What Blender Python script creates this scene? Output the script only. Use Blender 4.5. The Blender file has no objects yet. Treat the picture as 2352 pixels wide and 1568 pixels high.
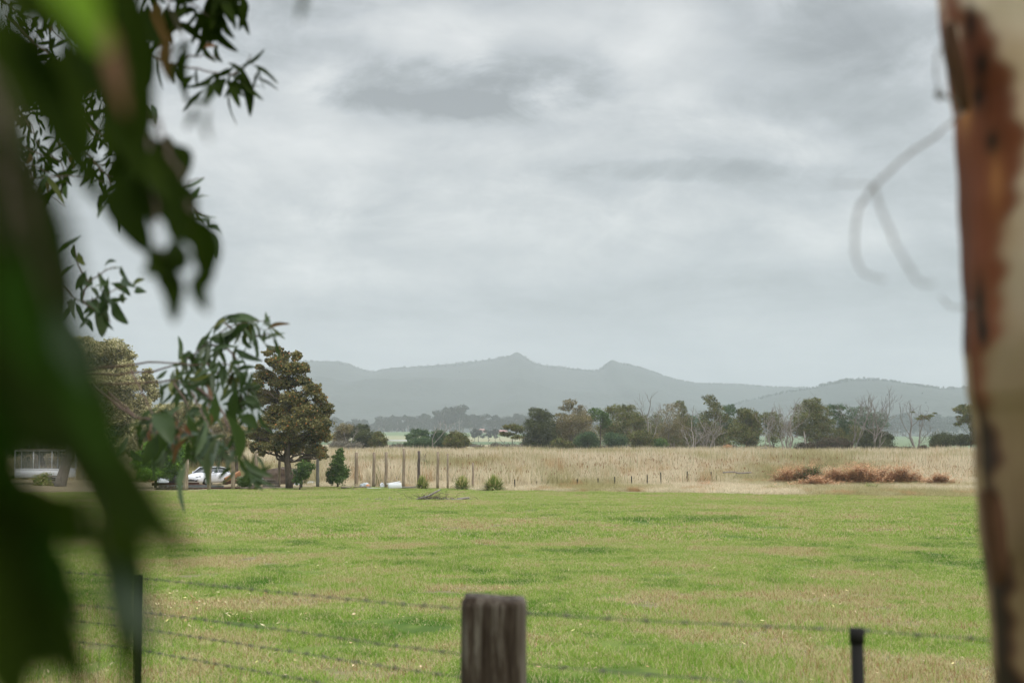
import bpy, math
import numpy as np
from mathutils import Vector

PI = math.pi
F = 3267.0; CX = 1176.0; CY = 784.0; HY = 1005.0      # the lens, in units of a 2352 wide frame
TH = math.atan((HY - CY) / F)
EYE = 1.7
sc = bpy.context.scene
C = sc.collection

def rng(s): return np.random.default_rng(s)

# ------------------------------------------------------------------ survey helpers
def W(px, py, d):
    v = CY - py
    x = px - CX; y = F * math.cos(TH) - v * math.sin(TH); z = F * math.sin(TH) + v * math.cos(TH)
    k = d / y
    return np.array([x * k, d, z * k + EYE])
EDGE = [(-1500, 96), (370, 96.2), (428, 99.6), (482, 105), (537, 106.5), (590, 107.4), (641, 109.9), (730, 112.8), (819, 113.3), (928, 109.9), (1005, 108), (1086, 107), (1134, 103), (1200, 100), (1300, 97.8), (1780, 84.5), (2250, 80.8), (3600, 78)]
def edge_a(x, y): return np.interp(CX + 3274 * np.asarray(x, float) / np.maximum(y, 1), [a for a, _ in EDGE], [b for _, b in EDGE])   # where the mown lawn ends
def d_of(py): return 12637.0 / (py - HY) if py < 1125.3 else 5554.0 / (py - HY - 67.2)
def ground(x, y):
    x = np.asarray(x, float); y = np.asarray(y, float)
    z = -0.02057 * np.clip(y, 0, 105)
    t = np.clip((y - 600) / 1100, 0, 1)
    z = z + 5.5 * t * t * (3 - 2 * t)
    z = z + 5.0 * np.exp(-((x + 100) / 140) ** 2 - ((y - 1450) / 190) ** 2)
    z = z + 0.05 * np.sin(x * .21 + y * .13) * np.clip((y - 8) / 30, 0, 1) * (y < 110)
    return z
def G(px, d):
    x = (px - CX) * d / 3274.0
    return np.array([x, d, float(ground(x, d))])
def zc(x0, y0, s): return lambda x, y: ((x0 + x / s) / 1.7415, (y0 + y / s) / 1.7415)
Z4 = zc(1200, 1600, 1.96); Z5 = zc(2000, 1350, 2.138); Z6 = zc(3000, 1350, 2.146)
ZM = zc(900, 1330, 2.34); ZL = zc(200, 1300, 2.613); ZG = zc(0, 1200, 1.68)
ZC = zc(600, 1700, 2.94); ZT = zc(100, 1750, 2.94); ZR = zc(1350, 1880, 3.136)

# ------------------------------------------------------------------ objects
def tag(o, label=None, cat=None, group=None, kind=None):
    if label: o['label'] = label
    if cat: o['category'] = cat
    if group: o['group'] = group
    if kind: o['kind'] = kind
    return o
def empty(name, loc, rz=0, **k):
    o = bpy.data.objects.new(name, None); C.objects.link(o)
    o.empty_display_size = .2
    o.location = [float(a) for a in loc]; o.rotation_euler = (0, 0, rz)
    return tag(o, **k)
def mesh_np(name, V, Fc, mat, parent=None, attrs=None, smooth=False, link=True, mats=None, mi=None, local=False):
    """V (n,3); Fc: (m,k) array or list of arrays of faces"""
    if not isinstance(Fc, list): Fc = [Fc]
    Fc = [np.asarray(f, int) for f in Fc if len(f)]
    me = bpy.data.meshes.new(name)
    V = np.asarray(V, float)
    if parent is not None and not local:
        V = V - np.array(parent_origin(parent))
        rz = parent_rz(parent)
        if rz:
            c, s = math.cos(-rz), math.sin(-rz)
            V = np.stack([V[:, 0] * c - V[:, 1] * s, V[:, 0] * s + V[:, 1] * c, V[:, 2]], 1)
    me.vertices.add(len(V)); me.vertices.foreach_set('co', V.astype(np.float32).ravel())
    tot = sum(f.size for f in Fc); nf = sum(len(f) for f in Fc)
    me.loops.add(tot); me.polygons.add(nf)
    me.loops.foreach_set('vertex_index', np.concatenate([f.ravel() for f in Fc]).astype(np.int32))
    cnt = np.concatenate([np.full(len(f), f.shape[1]) for f in Fc])
    st = np.concatenate([[0], np.cumsum(cnt)[:-1]])
    me.polygons.foreach_set('loop_start', st.astype(np.int32))
    me.update(calc_edges=True); me.validate()
    if smooth: me.polygons.foreach_set('use_smooth', np.ones(len(me.polygons), bool))
    if attrs:
        for k, a in attrs.items():
            at = me.attributes.new(k, 'FLOAT', 'POINT'); at.data.foreach_set('value', np.asarray(a, np.float32))
    for m in (mats or [mat]): me.materials.append(m)
    if mi is not None: me.polygons.foreach_set('material_index', np.asarray(mi, np.int32))
    o = bpy.data.objects.new(name, me)
    if link: C.objects.link(o)
    if parent is not None: o.parent = parent
    return o
def parent_origin(p):
    l = np.zeros(3)
    while p is not None:
        l = l + np.array(p.location); p = p.parent
    return l
def parent_rz(p):
    while p.parent is not None: p = p.parent
    return p.rotation_euler[2]

class MB:
    """collects simple solids into one mesh (world coordinates)"""
    def __init__(s): s.V = []; s.Q = []; s.T = []; s.n = 0
    def add(s, V, Q=(), T=()):
        V = np.asarray(V, float).reshape(-1, 3)
        if len(Q): s.Q.append(np.asarray(Q, int) + s.n)
        if len(T): s.T.append(np.asarray(T, int) + s.n)
        s.V.append(V); s.n += len(V); return s
    def box(s, c, size, rz=0, tilt=0, bev=0.0, rx=0):
        hx, hy, hz = [a / 2 for a in size]; b = min(bev, hx * .9, hy * .9, hz * .9)
        if b <= 0:
            V = np.array([[x, y, z] for z in (-hz, hz) for x, y in ((-hx, -hy), (hx, -hy), (hx, hy), (-hx, hy))])
            Q = [[0, 3, 2, 1], [4, 5, 6, 7], [0, 1, 5, 4], [1, 2, 6, 5], [2, 3, 7, 6], [3, 0, 4, 7]]
        else:
            rings = []
            for z, i in ((-hz, b), (-hz + b, 0), (hz - b, 0), (hz, b)):
                x, y = hx - i, hy - i; q = b if i == 0 else b * .4
                rings.append([[x - q, -y, z], [x, -y + q, z], [x, y - q, z], [x - q, y, z], [-x + q, y, z], [-x, y - q, z], [-x, -y + q, z], [-x + q, -y, z]])
            V = np.array(rings).reshape(-1, 3); Q = []
            for r in range(3):
                for k in range(8):
                    a = r * 8 + k; c2 = r * 8 + (k + 1) % 8; Q.append([a, c2, c2 + 8, a + 8])
            Q += [[7, 6, 5, 4], [7, 4, 3, 0], [0, 3, 2, 1]]
            Q += [[24 + a for a in (4, 5, 6, 7)], [24 + a for a in (0, 3, 4, 7)], [24 + a for a in (1, 2, 3, 0)]]
        if rx:
            c_, s_ = math.cos(rx), math.sin(rx)
            V = np.stack([V[:, 0], V[:, 1] * c_ - V[:, 2] * s_, V[:, 1] * s_ + V[:, 2] * c_], 1)
        if tilt:
            c_, s_ = math.cos(tilt), math.sin(tilt)
            V = np.stack([V[:, 0] * c_ - V[:, 2] * s_, V[:, 1], V[:, 0] * s_ + V[:, 2] * c_], 1)
        c_, s_ = math.cos(rz), math.sin(rz)
        V = np.stack([V[:, 0] * c_ - V[:, 1] * s_, V[:, 0] * s_ + V[:, 1] * c_, V[:, 2]], 1) + np.array(c, float)
        return s.add(V, Q)
    def tube(s, P, R, n=6, cap=True):
        P = np.asarray(P, float); R = np.broadcast_to(np.asarray(R, float), (len(P),))
        T = np.gradient(P, axis=0); T /= np.linalg.norm(T, axis=1)[:, None] + 1e-12
        ref = np.array([0, 0, 1.]) if abs(T[0, 2]) < .9 else np.array([1., 0, 0])
        A = np.cross(T, ref); A /= np.linalg.norm(A, axis=1)[:, None] + 1e-12
        B = np.cross(T, A)
        a = np.arange(n) * 2 * PI / n
        V = P[:, None] + R[:, None, None] * (A[:, None] * np.cos(a)[None, :, None] + B[:, None] * np.sin(a)[None, :, None])
        m = len(P); i = np.arange(m - 1)[:, None] * n; k = np.arange(n)[None]; k2 = (k + 1) % n
        Q = np.stack([i + k, i + k2, i + n + k2, i + n + k], -1).reshape(-1, 4)
        V = V.reshape(-1, 3); T3 = []
        if cap:
            V = np.vstack([V, P[0], P[-1]])
            for k_ in range(n):
                T3.append([(k_ + 1) % n, k_, m * n]); T3.append([(m - 1) * n + k_, (m - 1) * n + (k_ + 1) % n, m * n + 1])
        return s.add(V, Q, T3)
    def build(s, name, mat, parent=None, smooth=False, attrs=None, local=False):
        return mesh_np(name, np.vstack(s.V), [np.vstack(a) for a in (s.Q, s.T) if a], mat, parent, smooth=smooth, attrs=attrs, local=local)

def curve(pts, n=12):
    """Catmull-Rom through points"""
    P = np.asarray(pts, float)
    if len(P) == 2: return P[0] + (P[1] - P[0]) * np.linspace(0, 1, n)[:, None]
    Q = np.vstack([2 * P[0] - P[1], P, 2 * P[-1] - P[-2]]); out = []
    k = max(2, n // (len(P) - 1))
    for i in range(len(P) - 1):
        for t in np.arange(k) / k:
            a, b, c, d = Q[i:i + 4]
            out.append(.5 * (2 * b + (c - a) * t + (2 * a - 5 * b + 4 * c - d) * t * t + (3 * b - a - 3 * c + d) * t ** 3))
    out.append(P[-1]); return np.array(out)

# ------------------------------------------------------------------ materials
class NT:
    def __init__(s, name):
        s.m = bpy.data.materials.new(name); s.m.use_nodes = True
        s.t = s.m.node_tree; s.t.nodes.clear(); s.out = s.n('ShaderNodeOutputMaterial')
    def n(s, typ, **k):
        nd = s.t.nodes.new(typ)
        for a, b in k.items(): setattr(nd, a, b)
        return nd
    def l(s, a, b): s.t.links.new(a, b)
    def put(s, sock, v):
        if hasattr(v, 'is_linked') or isinstance(v, bpy.types.NodeSocket): s.l(v, sock)
        elif v is not None:
            sock.default_value = v
    def math(s, op, a, b=0.0, c=None, clamp=False):
        nd = s.n('ShaderNodeMath', operation=op, use_clamp=clamp); s.put(nd.inputs[0], a); s.put(nd.inputs[1], b)
        if c is not None: s.put(nd.inputs[2], c)
        return nd.outputs[0]
    def pos(s): return s.n('ShaderNodeNewGeometry').outputs['Position']
    def obj(s): return s.n('ShaderNodeTexCoord').outputs['Object']
    def noise(s, vec, scale, detail=4, rough=.55, dist=0):
        nd = s.n('ShaderNodeTexNoise'); s.put(nd.inputs['Vector'], vec); nd.inputs['Scale'].default_value = scale
        nd.inputs['Detail'].default_value = detail; nd.inputs['Roughness'].default_value = rough; nd.inputs['Distortion'].default_value = dist
        return nd.outputs['Fac']
    def mapv(s, vec, scale=(1, 1, 1), loc=(0, 0, 0), rot=(0, 0, 0)):
        nd = s.n('ShaderNodeMapping'); s.put(nd.inputs[0], vec); nd.inputs['Scale'].default_value = scale
        nd.inputs['Location'].default_value = loc; nd.inputs['Rotation'].default_value = rot; return nd.outputs[0]
    def ramp(s, fac, stops, interp='LINEAR'):
        nd = s.n('ShaderNodeValToRGB'); s.put(nd.inputs[0], fac); cr = nd.color_ramp; cr.interpolation = interp
        while len(cr.elements) < len(stops): cr.elements.new(.5)
        for e, (p, c) in zip(cr.elements, stops):
            e.position = p; e.color = (c, c, c, 1) if isinstance(c, (int, float)) else (*c, 1)
        return nd.outputs[0]
    def mix(s, f, a, b, mode='MIX'):
        nd = s.n('ShaderNodeMix', data_type='RGBA', blend_type=mode)
        s.put(nd.inputs[0], f)
        for i, v in ((6, a), (7, b)):
            if isinstance(v, (tuple, list)): v = (*v, 1) if len(v) == 3 else v
            s.put(nd.inputs[i], v)
        return nd.outputs[2]
    def attr(s, name): return s.n('ShaderNodeAttribute', attribute_name=name).outputs['Fac']
    def smooth(s, v, a, b):
        nd = s.n('ShaderNodeMapRange', interpolation_type='SMOOTHSTEP'); s.put(nd.inputs[0], v)
        nd.inputs[1].default_value = a; nd.inputs[2].default_value = b; return nd.outputs[0]
    def finish(s, col, rough=.8, bump=None, bstr=.3, bdist=.02, metal=0, spec=.3, transl=None, tcol=None):
        b = s.n('ShaderNodeBsdfPrincipled')
        s.put(b.inputs['Base Color'], (*col, 1) if isinstance(col, tuple) and len(col) == 3 else col)
        s.put(b.inputs['Roughness'], rough); b.inputs['Metallic'].default_value = metal
        b.inputs['Specular IOR Level'].default_value = spec
        if bump is not None:
            bn = s.n('ShaderNodeBump'); bn.inputs['Strength'].default_value = bstr; bn.inputs['Distance'].default_value = bdist
            s.l(bump, bn.inputs['Height']); s.l(bn.outputs[0], b.inputs['Normal'])
        sh = b.outputs[0]
        if transl:
            t = s.n('ShaderNodeBsdfTranslucent'); s.put(t.inputs[0], tcol if tcol is not None else ((*col, 1) if isinstance(col, tuple) else col))
            mx = s.n('ShaderNodeMixShader'); mx.inputs[0].default_value = transl; s.l(sh, mx.inputs[1]); s.l(t.outputs[0], mx.inputs[2]); sh = mx.outputs[0]
        s.l(sh, s.out.inputs[0]); return s.m

def simple(name, col, rough=.7, var=.25, scale=6, metal=0, spec=.3, bstr=.2):
    t = NT(name); p = t.obj(); f = t.noise(p, scale, 5, .6)
    c = t.mix(f, tuple(a * (1 - var) for a in col), tuple(min(1, a * (1 + var)) for a in col))
    return t.finish(c, rough, f, bstr, .01, metal, spec)

def lawn_nodes(t):
    """green fraction and lushness of the lawn by place"""
    p = t.pos()
    sep = t.n('ShaderNodeSeparateXYZ'); t.l(p, sep.inputs[0]); X, Y = sep.outputs[0], sep.outputs[1]
    flat = t.mapv(p, (1, .8, 0))
    n1 = t.noise(flat, .16, 5, .62, .3); n2 = t.noise(t.mapv(p, (1, .6, 0), (31, 7, 0)), .75, 5, .65)
    n3 = t.noise(t.mapv(p, (1, 1, 0), (5, 77, 0)), 3.2, 3, .6)
    g = t.math('ADD', t.math('MULTIPLY', n1, .9), t.math('ADD', t.math('MULTIPLY', n2, .85), t.math('MULTIPLY', n3, .35)))
    g = t.math('SUBTRACT', t.math('MULTIPLY', g, 2.0), 1.76)                     # about .35 mean
    def blob(px, py, rx, ry, amt):
        nonlocal g
        d = EYE * F / (py - HY - 67.2); x = (px - CX) * d / 3274
        k = d * d / (EYE * F)
        ax = rx * d / F; ay = max(ry * k, .2)
        u = t.math('DIVIDE', t.math('SUBTRACT', X, x), ax); v = t.math('DIVIDE', t.math('SUBTRACT', Y, d), ay)
        q = t.math('ADD', t.math('MULTIPLY', u, u), t.math('MULTIPLY', v, v))
        q = t.math('ADD', q, t.math('MULTIPLY', t.math('SUBTRACT', n2, .5), 3.0))
        m = t.smooth(q, 2.2, -.4)
        g = t.math('ADD', g, t.math('MULTIPLY', m, amt * (.75 if amt > 0 else 1.0)))
    for b in ((490, 1293, 170, 12, -.5), (500, 1400, 160, 22, -.5), (1075, 1352, 75, 9, -.55), (880, 1251, 140, 7, -.35),
              (1800, 1372, 330, 22, -.3), (2100, 1535, 330, 40, -.33), (880, 1530, 160, 25, -.3), (1500, 1330, 160, 10, -.15),
              (560, 1268, 160, 5, .4), (1130, 1335, 110, 9, .3), (1650, 1193, 110, 4, .35), (1450, 1195, 80, 4, .3),
              (2060, 1381, 36, 5, .6), (1000, 1440, 220, 22, .2), (1300, 1390, 140, 18, .22), (1560, 1540, 200, 20, .25),
              (1850, 1290, 200, 20, .18), (1350, 1270, 200, 14, .2), (690, 1420, 180, 16, .2)):
        blob(*b)
    return g, n2, n3, X, Y

LAWN_GREEN = (.160, .315, .016); LAWN_LUSH = (.070, .195, .008); LAWN_PALE = (.38, .46, .105); STRAW = (.56, .48, .26); RUST = (.34, .20, .09)
def lawn_colour(t, rnd=None):
    g, n2, n3, X, Y = lawn_nodes(t)
    lush = t.smooth(g, .36, .78); green = t.smooth(g, .0, .44)
    if rnd is None:
        c = t.mix(green, tuple(a * .8 for a in STRAW), LAWN_PALE); c = t.mix(t.math('MULTIPLY', green, .6), c, LAWN_GREEN)
        return t.mix(lush, c, LAWN_LUSH)
    far = t.smooth(Y, 25, 75)                           # seed heads thicken towards the unmown end
    th = t.math('ADD', t.math('MULTIPLY', green, .60), .17)
    isg = t.math('LESS_THAN', rnd, th)
    a = t.mix(t.math('FRACT', t.math('MULTIPLY', rnd, 17.3)), LAWN_GREEN, LAWN_PALE)
    a = t.mix(lush, a, LAWN_LUSH)
    a = t.mix(t.math('MULTIPLY', far, .38), a, LAWN_PALE)
    s_ = t.mix(t.math('LESS_THAN', t.math('FRACT', t.math('MULTIPLY', rnd, 41.7)), t.math('MULTIPLY', t.math('SUBTRACT', 1.0, green), .3)), STRAW, RUST)
    return t.mix(isg, s_, a)

def m_ground():
    t = NT('ground'); c = lawn_colour(t); p = t.pos()
    sep = t.n('ShaderNodeSeparateXYZ'); t.l(p, sep.inputs[0]); X, Y = sep.outputs[0], sep.outputs[1]
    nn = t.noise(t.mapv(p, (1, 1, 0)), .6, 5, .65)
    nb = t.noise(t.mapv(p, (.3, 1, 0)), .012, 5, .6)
    c = t.mix(nn, t.mix(.80, c, (.045, .040, .02)), t.mix(.5, c, (.06, .055, .028)))  # soil and thatch, darkened to put the shade between blades into the colour
    bp = t.math('ADD', t.math('MULTIPLY', t.math('DIVIDE', X, t.math('MAXIMUM', Y, 1.0)), 3274 / 2200), (CX - 300) / 2200)
    er = t.ramp(bp, [((a - 300) / 2200, b / 130) for a, b in EDGE if 300 < a < 2500])
    e = t.math('ADD', t.math('SUBTRACT', Y, t.math('MULTIPLY', er, 130)), t.math('MULTIPLY', nn, 1.4))
    marsh = t.mix(nn, (.20, .155, .09), (.33, .27, .17))
    c = t.mix(t.smooth(e, .6, 2.2), c, marsh)
    Yn = t.math('ADD', Y, t.math('MULTIPLY', t.math('SUBTRACT', nb, .5), 90))
    far = t.ramp(t.math('DIVIDE', Yn, 2200), [(0, (.30, .25, .15)), (.32, (.30, .25, .15)), (.345, (.085, .13, .055)), (.42, (.10, .145, .07)),
                                             (.44, (.27, .24, .14)), (.56, (.24, .24, .13)), (.60, (.12, .17, .08)), (.75, (.15, .19, .095)), (.80, (.06, .08, .05))])
    rt = t.mix(t.noise(t.mapv(p, (.4, 1, 0)), .01, 4), (.10, .15, .075), (.16, .19, .10))
    ang = t.math('DIVIDE', X, t.math('MAXIMUM', Y, 1.0))
    far = t.mix(t.math('MULTIPLY', t.smooth(ang, .06, .10), t.smooth(Y, 1950, 1800)), far, rt)
    c = t.mix(t.smooth(Y, 285, 300), c, far)
    return t.finish(c, .95, nn, .5, .03, 0, .1)

def m_lawn():
    t = NT('lawn_blades'); c = lawn_colour(t, t.attr('rnd')); 
    return t.finish(c, .6, spec=.25, transl=.35)

def m_reed(name='reeds', cols=None, heads=False):
    t = NT(name); r = t.attr('rnd'); h = t.attr('hgt'); p = t.pos()
    n1 = t.noise(t.mapv(p, (1, .5, 0)), .055, 4, .6); n2 = t.noise(t.mapv(p, (1, .6, 0), (9, 3, 0)), .35, 3, .6)
    a = t.mix(t.math('FRACT', t.math('MULTIPLY', r, 13.7)), (.60, .50, .33), (.78, .69, .52))
    b = t.mix(t.math('FRACT', t.math('MULTIPLY', r, 7.3)), (.30, .27, .11), (.48, .42, .21))
    o = t.mix(t.math('FRACT', t.math('MULTIPLY', r, 5.1)), (.42, .24, .10), (.52, .36, .19))
    c = t.mix(t.smooth(n1, .45, .60), a, b); c = t.mix(t.smooth(n2, .54, .66), c, o)
    if heads: c = t.mix(t.attr('head'), c, (.22, .10, .035))
    c = t.mix(t.math('MULTIPLY', t.math('LESS_THAN', r, .10), .8), c, (.15, .17, .05))
    return t.finish(c, .7, spec=.2, transl=.3)

def m_foliage(name, dark, light, third=None, tf=.12, scale=.9, transl=.22, rough=.6, spec=.25):
    t = NT(name); p = t.obj(); r = t.attr('rnd'); cl = t.attr('clump')
    n = t.noise(p, scale, 3, .6)
    f = t.math('ADD', t.math('MULTIPLY', cl, .6), t.math('MULTIPLY', t.math('SUBTRACT', n, .5), 1.4)); f = t.math('ADD', f, t.math('MULTIPLY', r, .3), clamp=True)
    c = t.mix(f, dark, light)
    if third: c = t.mix(t.math('LESS_THAN', t.math('FRACT', t.math('MULTIPLY', r, 37.)), tf), c, third)
    return t.finish(c, rough, spec=spec, transl=transl)

def m_bark(name, a, b, scale=(8, 8, 1.2), bstr=.7, rough=.85):
    t = NT(name); p = t.mapv(t.obj(), scale); n = t.noise(p, 3, 8, .7, .4)
    return t.finish(t.mix(t.smooth(n, .3, .7), a, b), rough, n, bstr, .02, spec=.15)

M = {}
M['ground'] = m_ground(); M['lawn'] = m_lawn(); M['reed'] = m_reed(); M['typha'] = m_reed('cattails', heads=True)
M['bark'] = m_bark('brown_bark', (.045, .033, .024), (.13, .10, .075))
M['deadwood'] = m_bark('bleached_wood', (.15, .13, .11), (.36, .32, .28))
M['greybark'] = m_bark('grey_bark', (.12, .10, .085), (.26, .23, .20))
M['olive'] = m_foliage('olive_foliage', (.026, .036, .006), (.225, .235, .055), (.27, .17, .08), .08)
M['brownolive'] = m_foliage('brown_olive_foliage', (.05, .05, .016), (.30, .25, .095), (.40, .28, .17), .12)
M['dark'] = m_foliage('dark_foliage', (.016, .024, .007), (.125, .138, .038))
M['green'] = m_foliage('green_foliage', (.022, .055, .010), (.16, .25, .06))
M['blue'] = m_foliage('blue_green_foliage', (.025, .055, .022), (.13, .20, .075))
M['fresh'] = m_foliage('fresh_green_foliage', (.03, .08, .008), (.22, .40, .04))
M['pale'] = m_foliage('pale_olive_foliage', (.055, .065, .018), (.58, .54, .26), (.66, .58, .34), .25)
M['paleyellow'] = m_foliage('pale_yellow_foliage', (.12, .11, .05), (.60, .50, .28))
M['grey'] = m_foliage('grey_twiggy_foliage', (.12, .11, .08), (.27, .24, .18))
M['hazetree'] = m_foliage('distant_foliage', (.022, .028, .017), (.055, .064, .040), scale=.15)
M['bracken'] = m_foliage('dead_bracken', (.34, .18, .09), (.80, .52, .30), (.52, .30, .15), .15, scale=1.2)
M['gorse'] = m_foliage('dark_gorse', (.045, .03, .02), (.13, .085, .05), (.05, .07, .02), .2)
M['tuft'] = m_foliage('tussock_blades', (.07, .13, .02), (.36, .42, .10), (.55, .46, .22), .35)

# ------------------------------------------------------------------ leaf clouds, branches
def leaf_cloud(cent, clump, s, R, aspect=.45, flat=0.3):
    """one pointed quad for every centre"""
    n = len(cent)
    d = R.normal(size=(n, 3)); d /= np.linalg.norm(d, axis=1)[:, None]
    u = R.normal(size=(n, 3)); u -= (u * d).sum(1)[:, None] * d; u /= np.linalg.norm(u, axis=1)[:, None]
    L = s * R.uniform(.6, 1.4, n)[:, None]
    V = np.stack([cent - d * L * .5, cent + u * L * aspect * .5, cent + d * L * .5, cent - u * L * aspect * .5], 1).reshape(-1, 3)
    Q = np.arange(n * 4).reshape(n, 4)
    rn = R.uniform(0, 1, n)
    return V, Q, np.repeat(rn, 4), np.repeat(clump, 4)

def crown(lobes, n, s, R, clump_r=.28, shell=.55, aspect=.5, loose=.42):
    """lobes: (x,y,z,rx,ry,rz) world; leaves gathered in clumps that fill each lobe, loosest inside"""
    L = np.array(lobes); vol = (L[:, 3] * L[:, 5]) + .02
    cents = []; cl = []
    for i, (x, y, z, rx, ry, rz) in enumerate(L):
        k = int(n * vol[i] / vol.sum()); nc = max(6, int(k / 45))
        dd = R.normal(size=(nc, 3)); dd /= np.linalg.norm(dd, axis=1)[:, None]
        rad = shell + (1.05 - shell) * R.uniform(0, 1, nc) ** .6
        cc = dd * rad[:, None] * np.array([rx, ry, rz]) + np.array([x, y, z])
        cr = clump_r * (rx + rz) * .5 * R.uniform(.45, 1.6, nc)
        w = R.integers(0, nc, k)
        off = R.normal(size=(k, 3)); off /= np.linalg.norm(off, axis=1)[:, None]; off *= (R.uniform(0, 1, k) ** .45)[:, None]
        off[:, 2] *= .8
        cp = cc[w] + off * cr[w][:, None]; fr = R.uniform(0, 1, k) < loose
        u = R.normal(size=(k, 3)); u /= np.linalg.norm(u, axis=1)[:, None]; u *= (R.uniform(0, 1, k) ** .45)[:, None]
        cp[fr] = (u * np.array([rx, ry, rz]) * .92 + np.array([x, y, z]))[fr]
        cents.append(cp); cv = R.uniform(0, 1, nc); cl.append(cv[w])
    return leaf_cloud(np.vstack(cents), np.concatenate(cl), s, R, aspect)

def wig(a, b, R, amt=.08, n=6, sag=0):
    t = np.linspace(0, 1, n)[:, None]; P = a + (b - a) * t
    L = np.linalg.norm(b - a); j = R.normal(size=(n, 3)) * amt * L; j[0] = 0; j[-1] = 0
    P = P + j; P[:, 2] += sag * L * np.sin(PI * t[:, 0]); return P

def tree(name, label, base, d, lobes, conv, mat, cat='tree', seed=1, n=12000, s=.2, trunk_r=.16, bark='bark', bare=None,
         fork=.3, clump_r=.3, aspect=.5, group=None, thick=.8, extra_trunks=(), nb=1.0, shell=.55, fat=1.17, wob=.014):
    """base/lobes as sighted through the finder conv(); d metres away; crown gets real depth"""
    R = rng(seed); k = d / 3274.0
    bx, by = conv(*base) if conv else base
    B = G(bx, d)
    root = empty(name, B, label=label, cat=cat, group=group)
    sc_ = 1.0
    p0 = conv(0, 0) if conv else (0, 0); p1 = conv(1, 0) if conv else (1, 0); sc_ = p1[0] - p0[0]
    LW = []
    for (x, y, rx, ry) in lobes:
        px, py = conv(x, y) if conv else (x, y)
        rxm, rym = rx * sc_ * k * fat, ry * sc_ * k * fat
        dy = R.uniform(-1, 1) * thick * max(rxm, rym) * 1.2
        P = W(px, py, d + dy)
        LW.append((P[0], P[1], P[2], rxm, max(rxm, rym) * thick, rym))
    V, Q, rn, cl = crown(LW, int(n * 1.5), s, R, clump_r, shell, aspect)
    mb = MB()
    LA = np.array(LW); top = LA[:, 2].max(); cx = (LA[:, 0] * LA[:, 3]).sum() / LA[:, 3].sum()
    H = top - B[2]
    tips = [np.array([B[0] + (cx - B[0]) * .8, B[1], B[2] + H * .82])]
    base_pts = wig(B + [0, 0, -.1], tips[0], R, wob, 9)
    mb.tube(base_pts, np.linspace(trunk_r, trunk_r * .25, 9), 8)
    for e in extra_trunks:
        ex = B + np.array([e[0], e[1] if len(e) > 3 else 0, 0]); tp = B + np.array([e[2], 0, e[3] if len(e) > 3 else H * .6])
        mb.tube(wig(ex, tp, R, .04, 7), np.linspace(trunk_r * .8, trunk_r * .2, 7), 6)
    for q in LW:
        c = np.array(q[:3]); 
        hz = max(.24, min(.8, (c[2] - B[2]) / H - fork * R.uniform(.6, 1.1)))
        j = base_pts[0] + (base_pts[-1] - base_pts[0]) * hz / .82
        i = int(np.argmin(np.linalg.norm(base_pts - j, axis=1))); j = base_pts[i]
        r0 = trunk_r * (1 - .75 * i / 8) * .42
        br = wig(j, c, R, .06, 6, .06); mb.tube(br, np.linspace(r0, r0 * .3, 6), 5)
        for _ in range(int(5 * nb)):
            o = R.normal(size=3); o /= np.linalg.norm(o); t2 = c + o * np.array(q[3:6]) * R.uniform(.6, .95)
            st = br[R.integers(2, 6)]
            mb.tube(wig(st, t2, R, .08, 5, .05), np.linspace(r0 * .4, r0 * .1, 5), 4, False)
    mb.build('trunk', M[bark], root, smooth=True)
    mesh_np('crown', V, Q, M[mat], root, {'rnd': rn, 'clump': cl})
    return root

def grow(R, mb, p, dr, L, r, depth, up=.25, spread=.6, minr=.02, twist=.12):
    n = 5; P = [p]; D = dr / np.linalg.norm(dr)
    for i in range(n):
        D = D + R.normal(size=3) * twist + np.array([0, 0, up * .12]); D /= np.linalg.norm(D)
        P.append(P[-1] + D * L / n)
    P = np.array(P); mb.tube(P, np.linspace(r, r * .62, n + 1), 5 if depth > 1 else 4, False)
    if depth <= 0: return
    k = R.integers(2, 4) if depth > 1 else R.integers(2, 5)
    for j in range(k):
        i = n if j == 0 else R.integers(2, n + 1)
        o = R.normal(size=3); o[1] *= .8
        nd = D + o * spread * (.45 if j == 0 else 1); nd[2] += up
        grow(R, mb, P[i], nd, L * R.uniform(.55, .85), max(r * (.62 if j == 0 else .45), minr), depth - 1, up, spread, minr, twist)

def dead_tree(name, label, base, top, d, conv, seed, stems=1, spread=.6, r=.13, lean=0, depth=4, mat='deadwood', group='bare dead trees in the belt beyond the reeds', fan=.25, tall=.42):
    R = rng(seed); bx, by = conv(*base); B = G(bx, d)
    tx, ty = conv(*top); T = W(tx, ty, d); H = T[2] - B[2]
    root = empty(name, B, label=label, cat='dead tree', group=group)
    mb = MB()
    for s_ in range(stems):
        dr = np.array([(T[0] - B[0]) / H + (R.uniform(-1, 1) * fan if s_ else 0), R.uniform(-.15, .15), 1.])
        hh = H * (1 if s_ == 0 else R.uniform(.65, .95))
        grow(R, mb, B + np.array([R.uniform(-.3, .3) * (s_ > 0), 0, -.1]), dr, hh * tall, r * 1.3 * (1 if s_ == 0 else .8), depth, .35, spread)
    V = np.vstack(mb.V); z0 = B[2]; sc_ = H / (V[:, 2].max() - z0)
    for v in mb.V: v[:, 2] = z0 + (v[:, 2] - z0) * sc_
    mb.build('trunk', M[mat], root, smooth=True)
    return root

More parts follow.
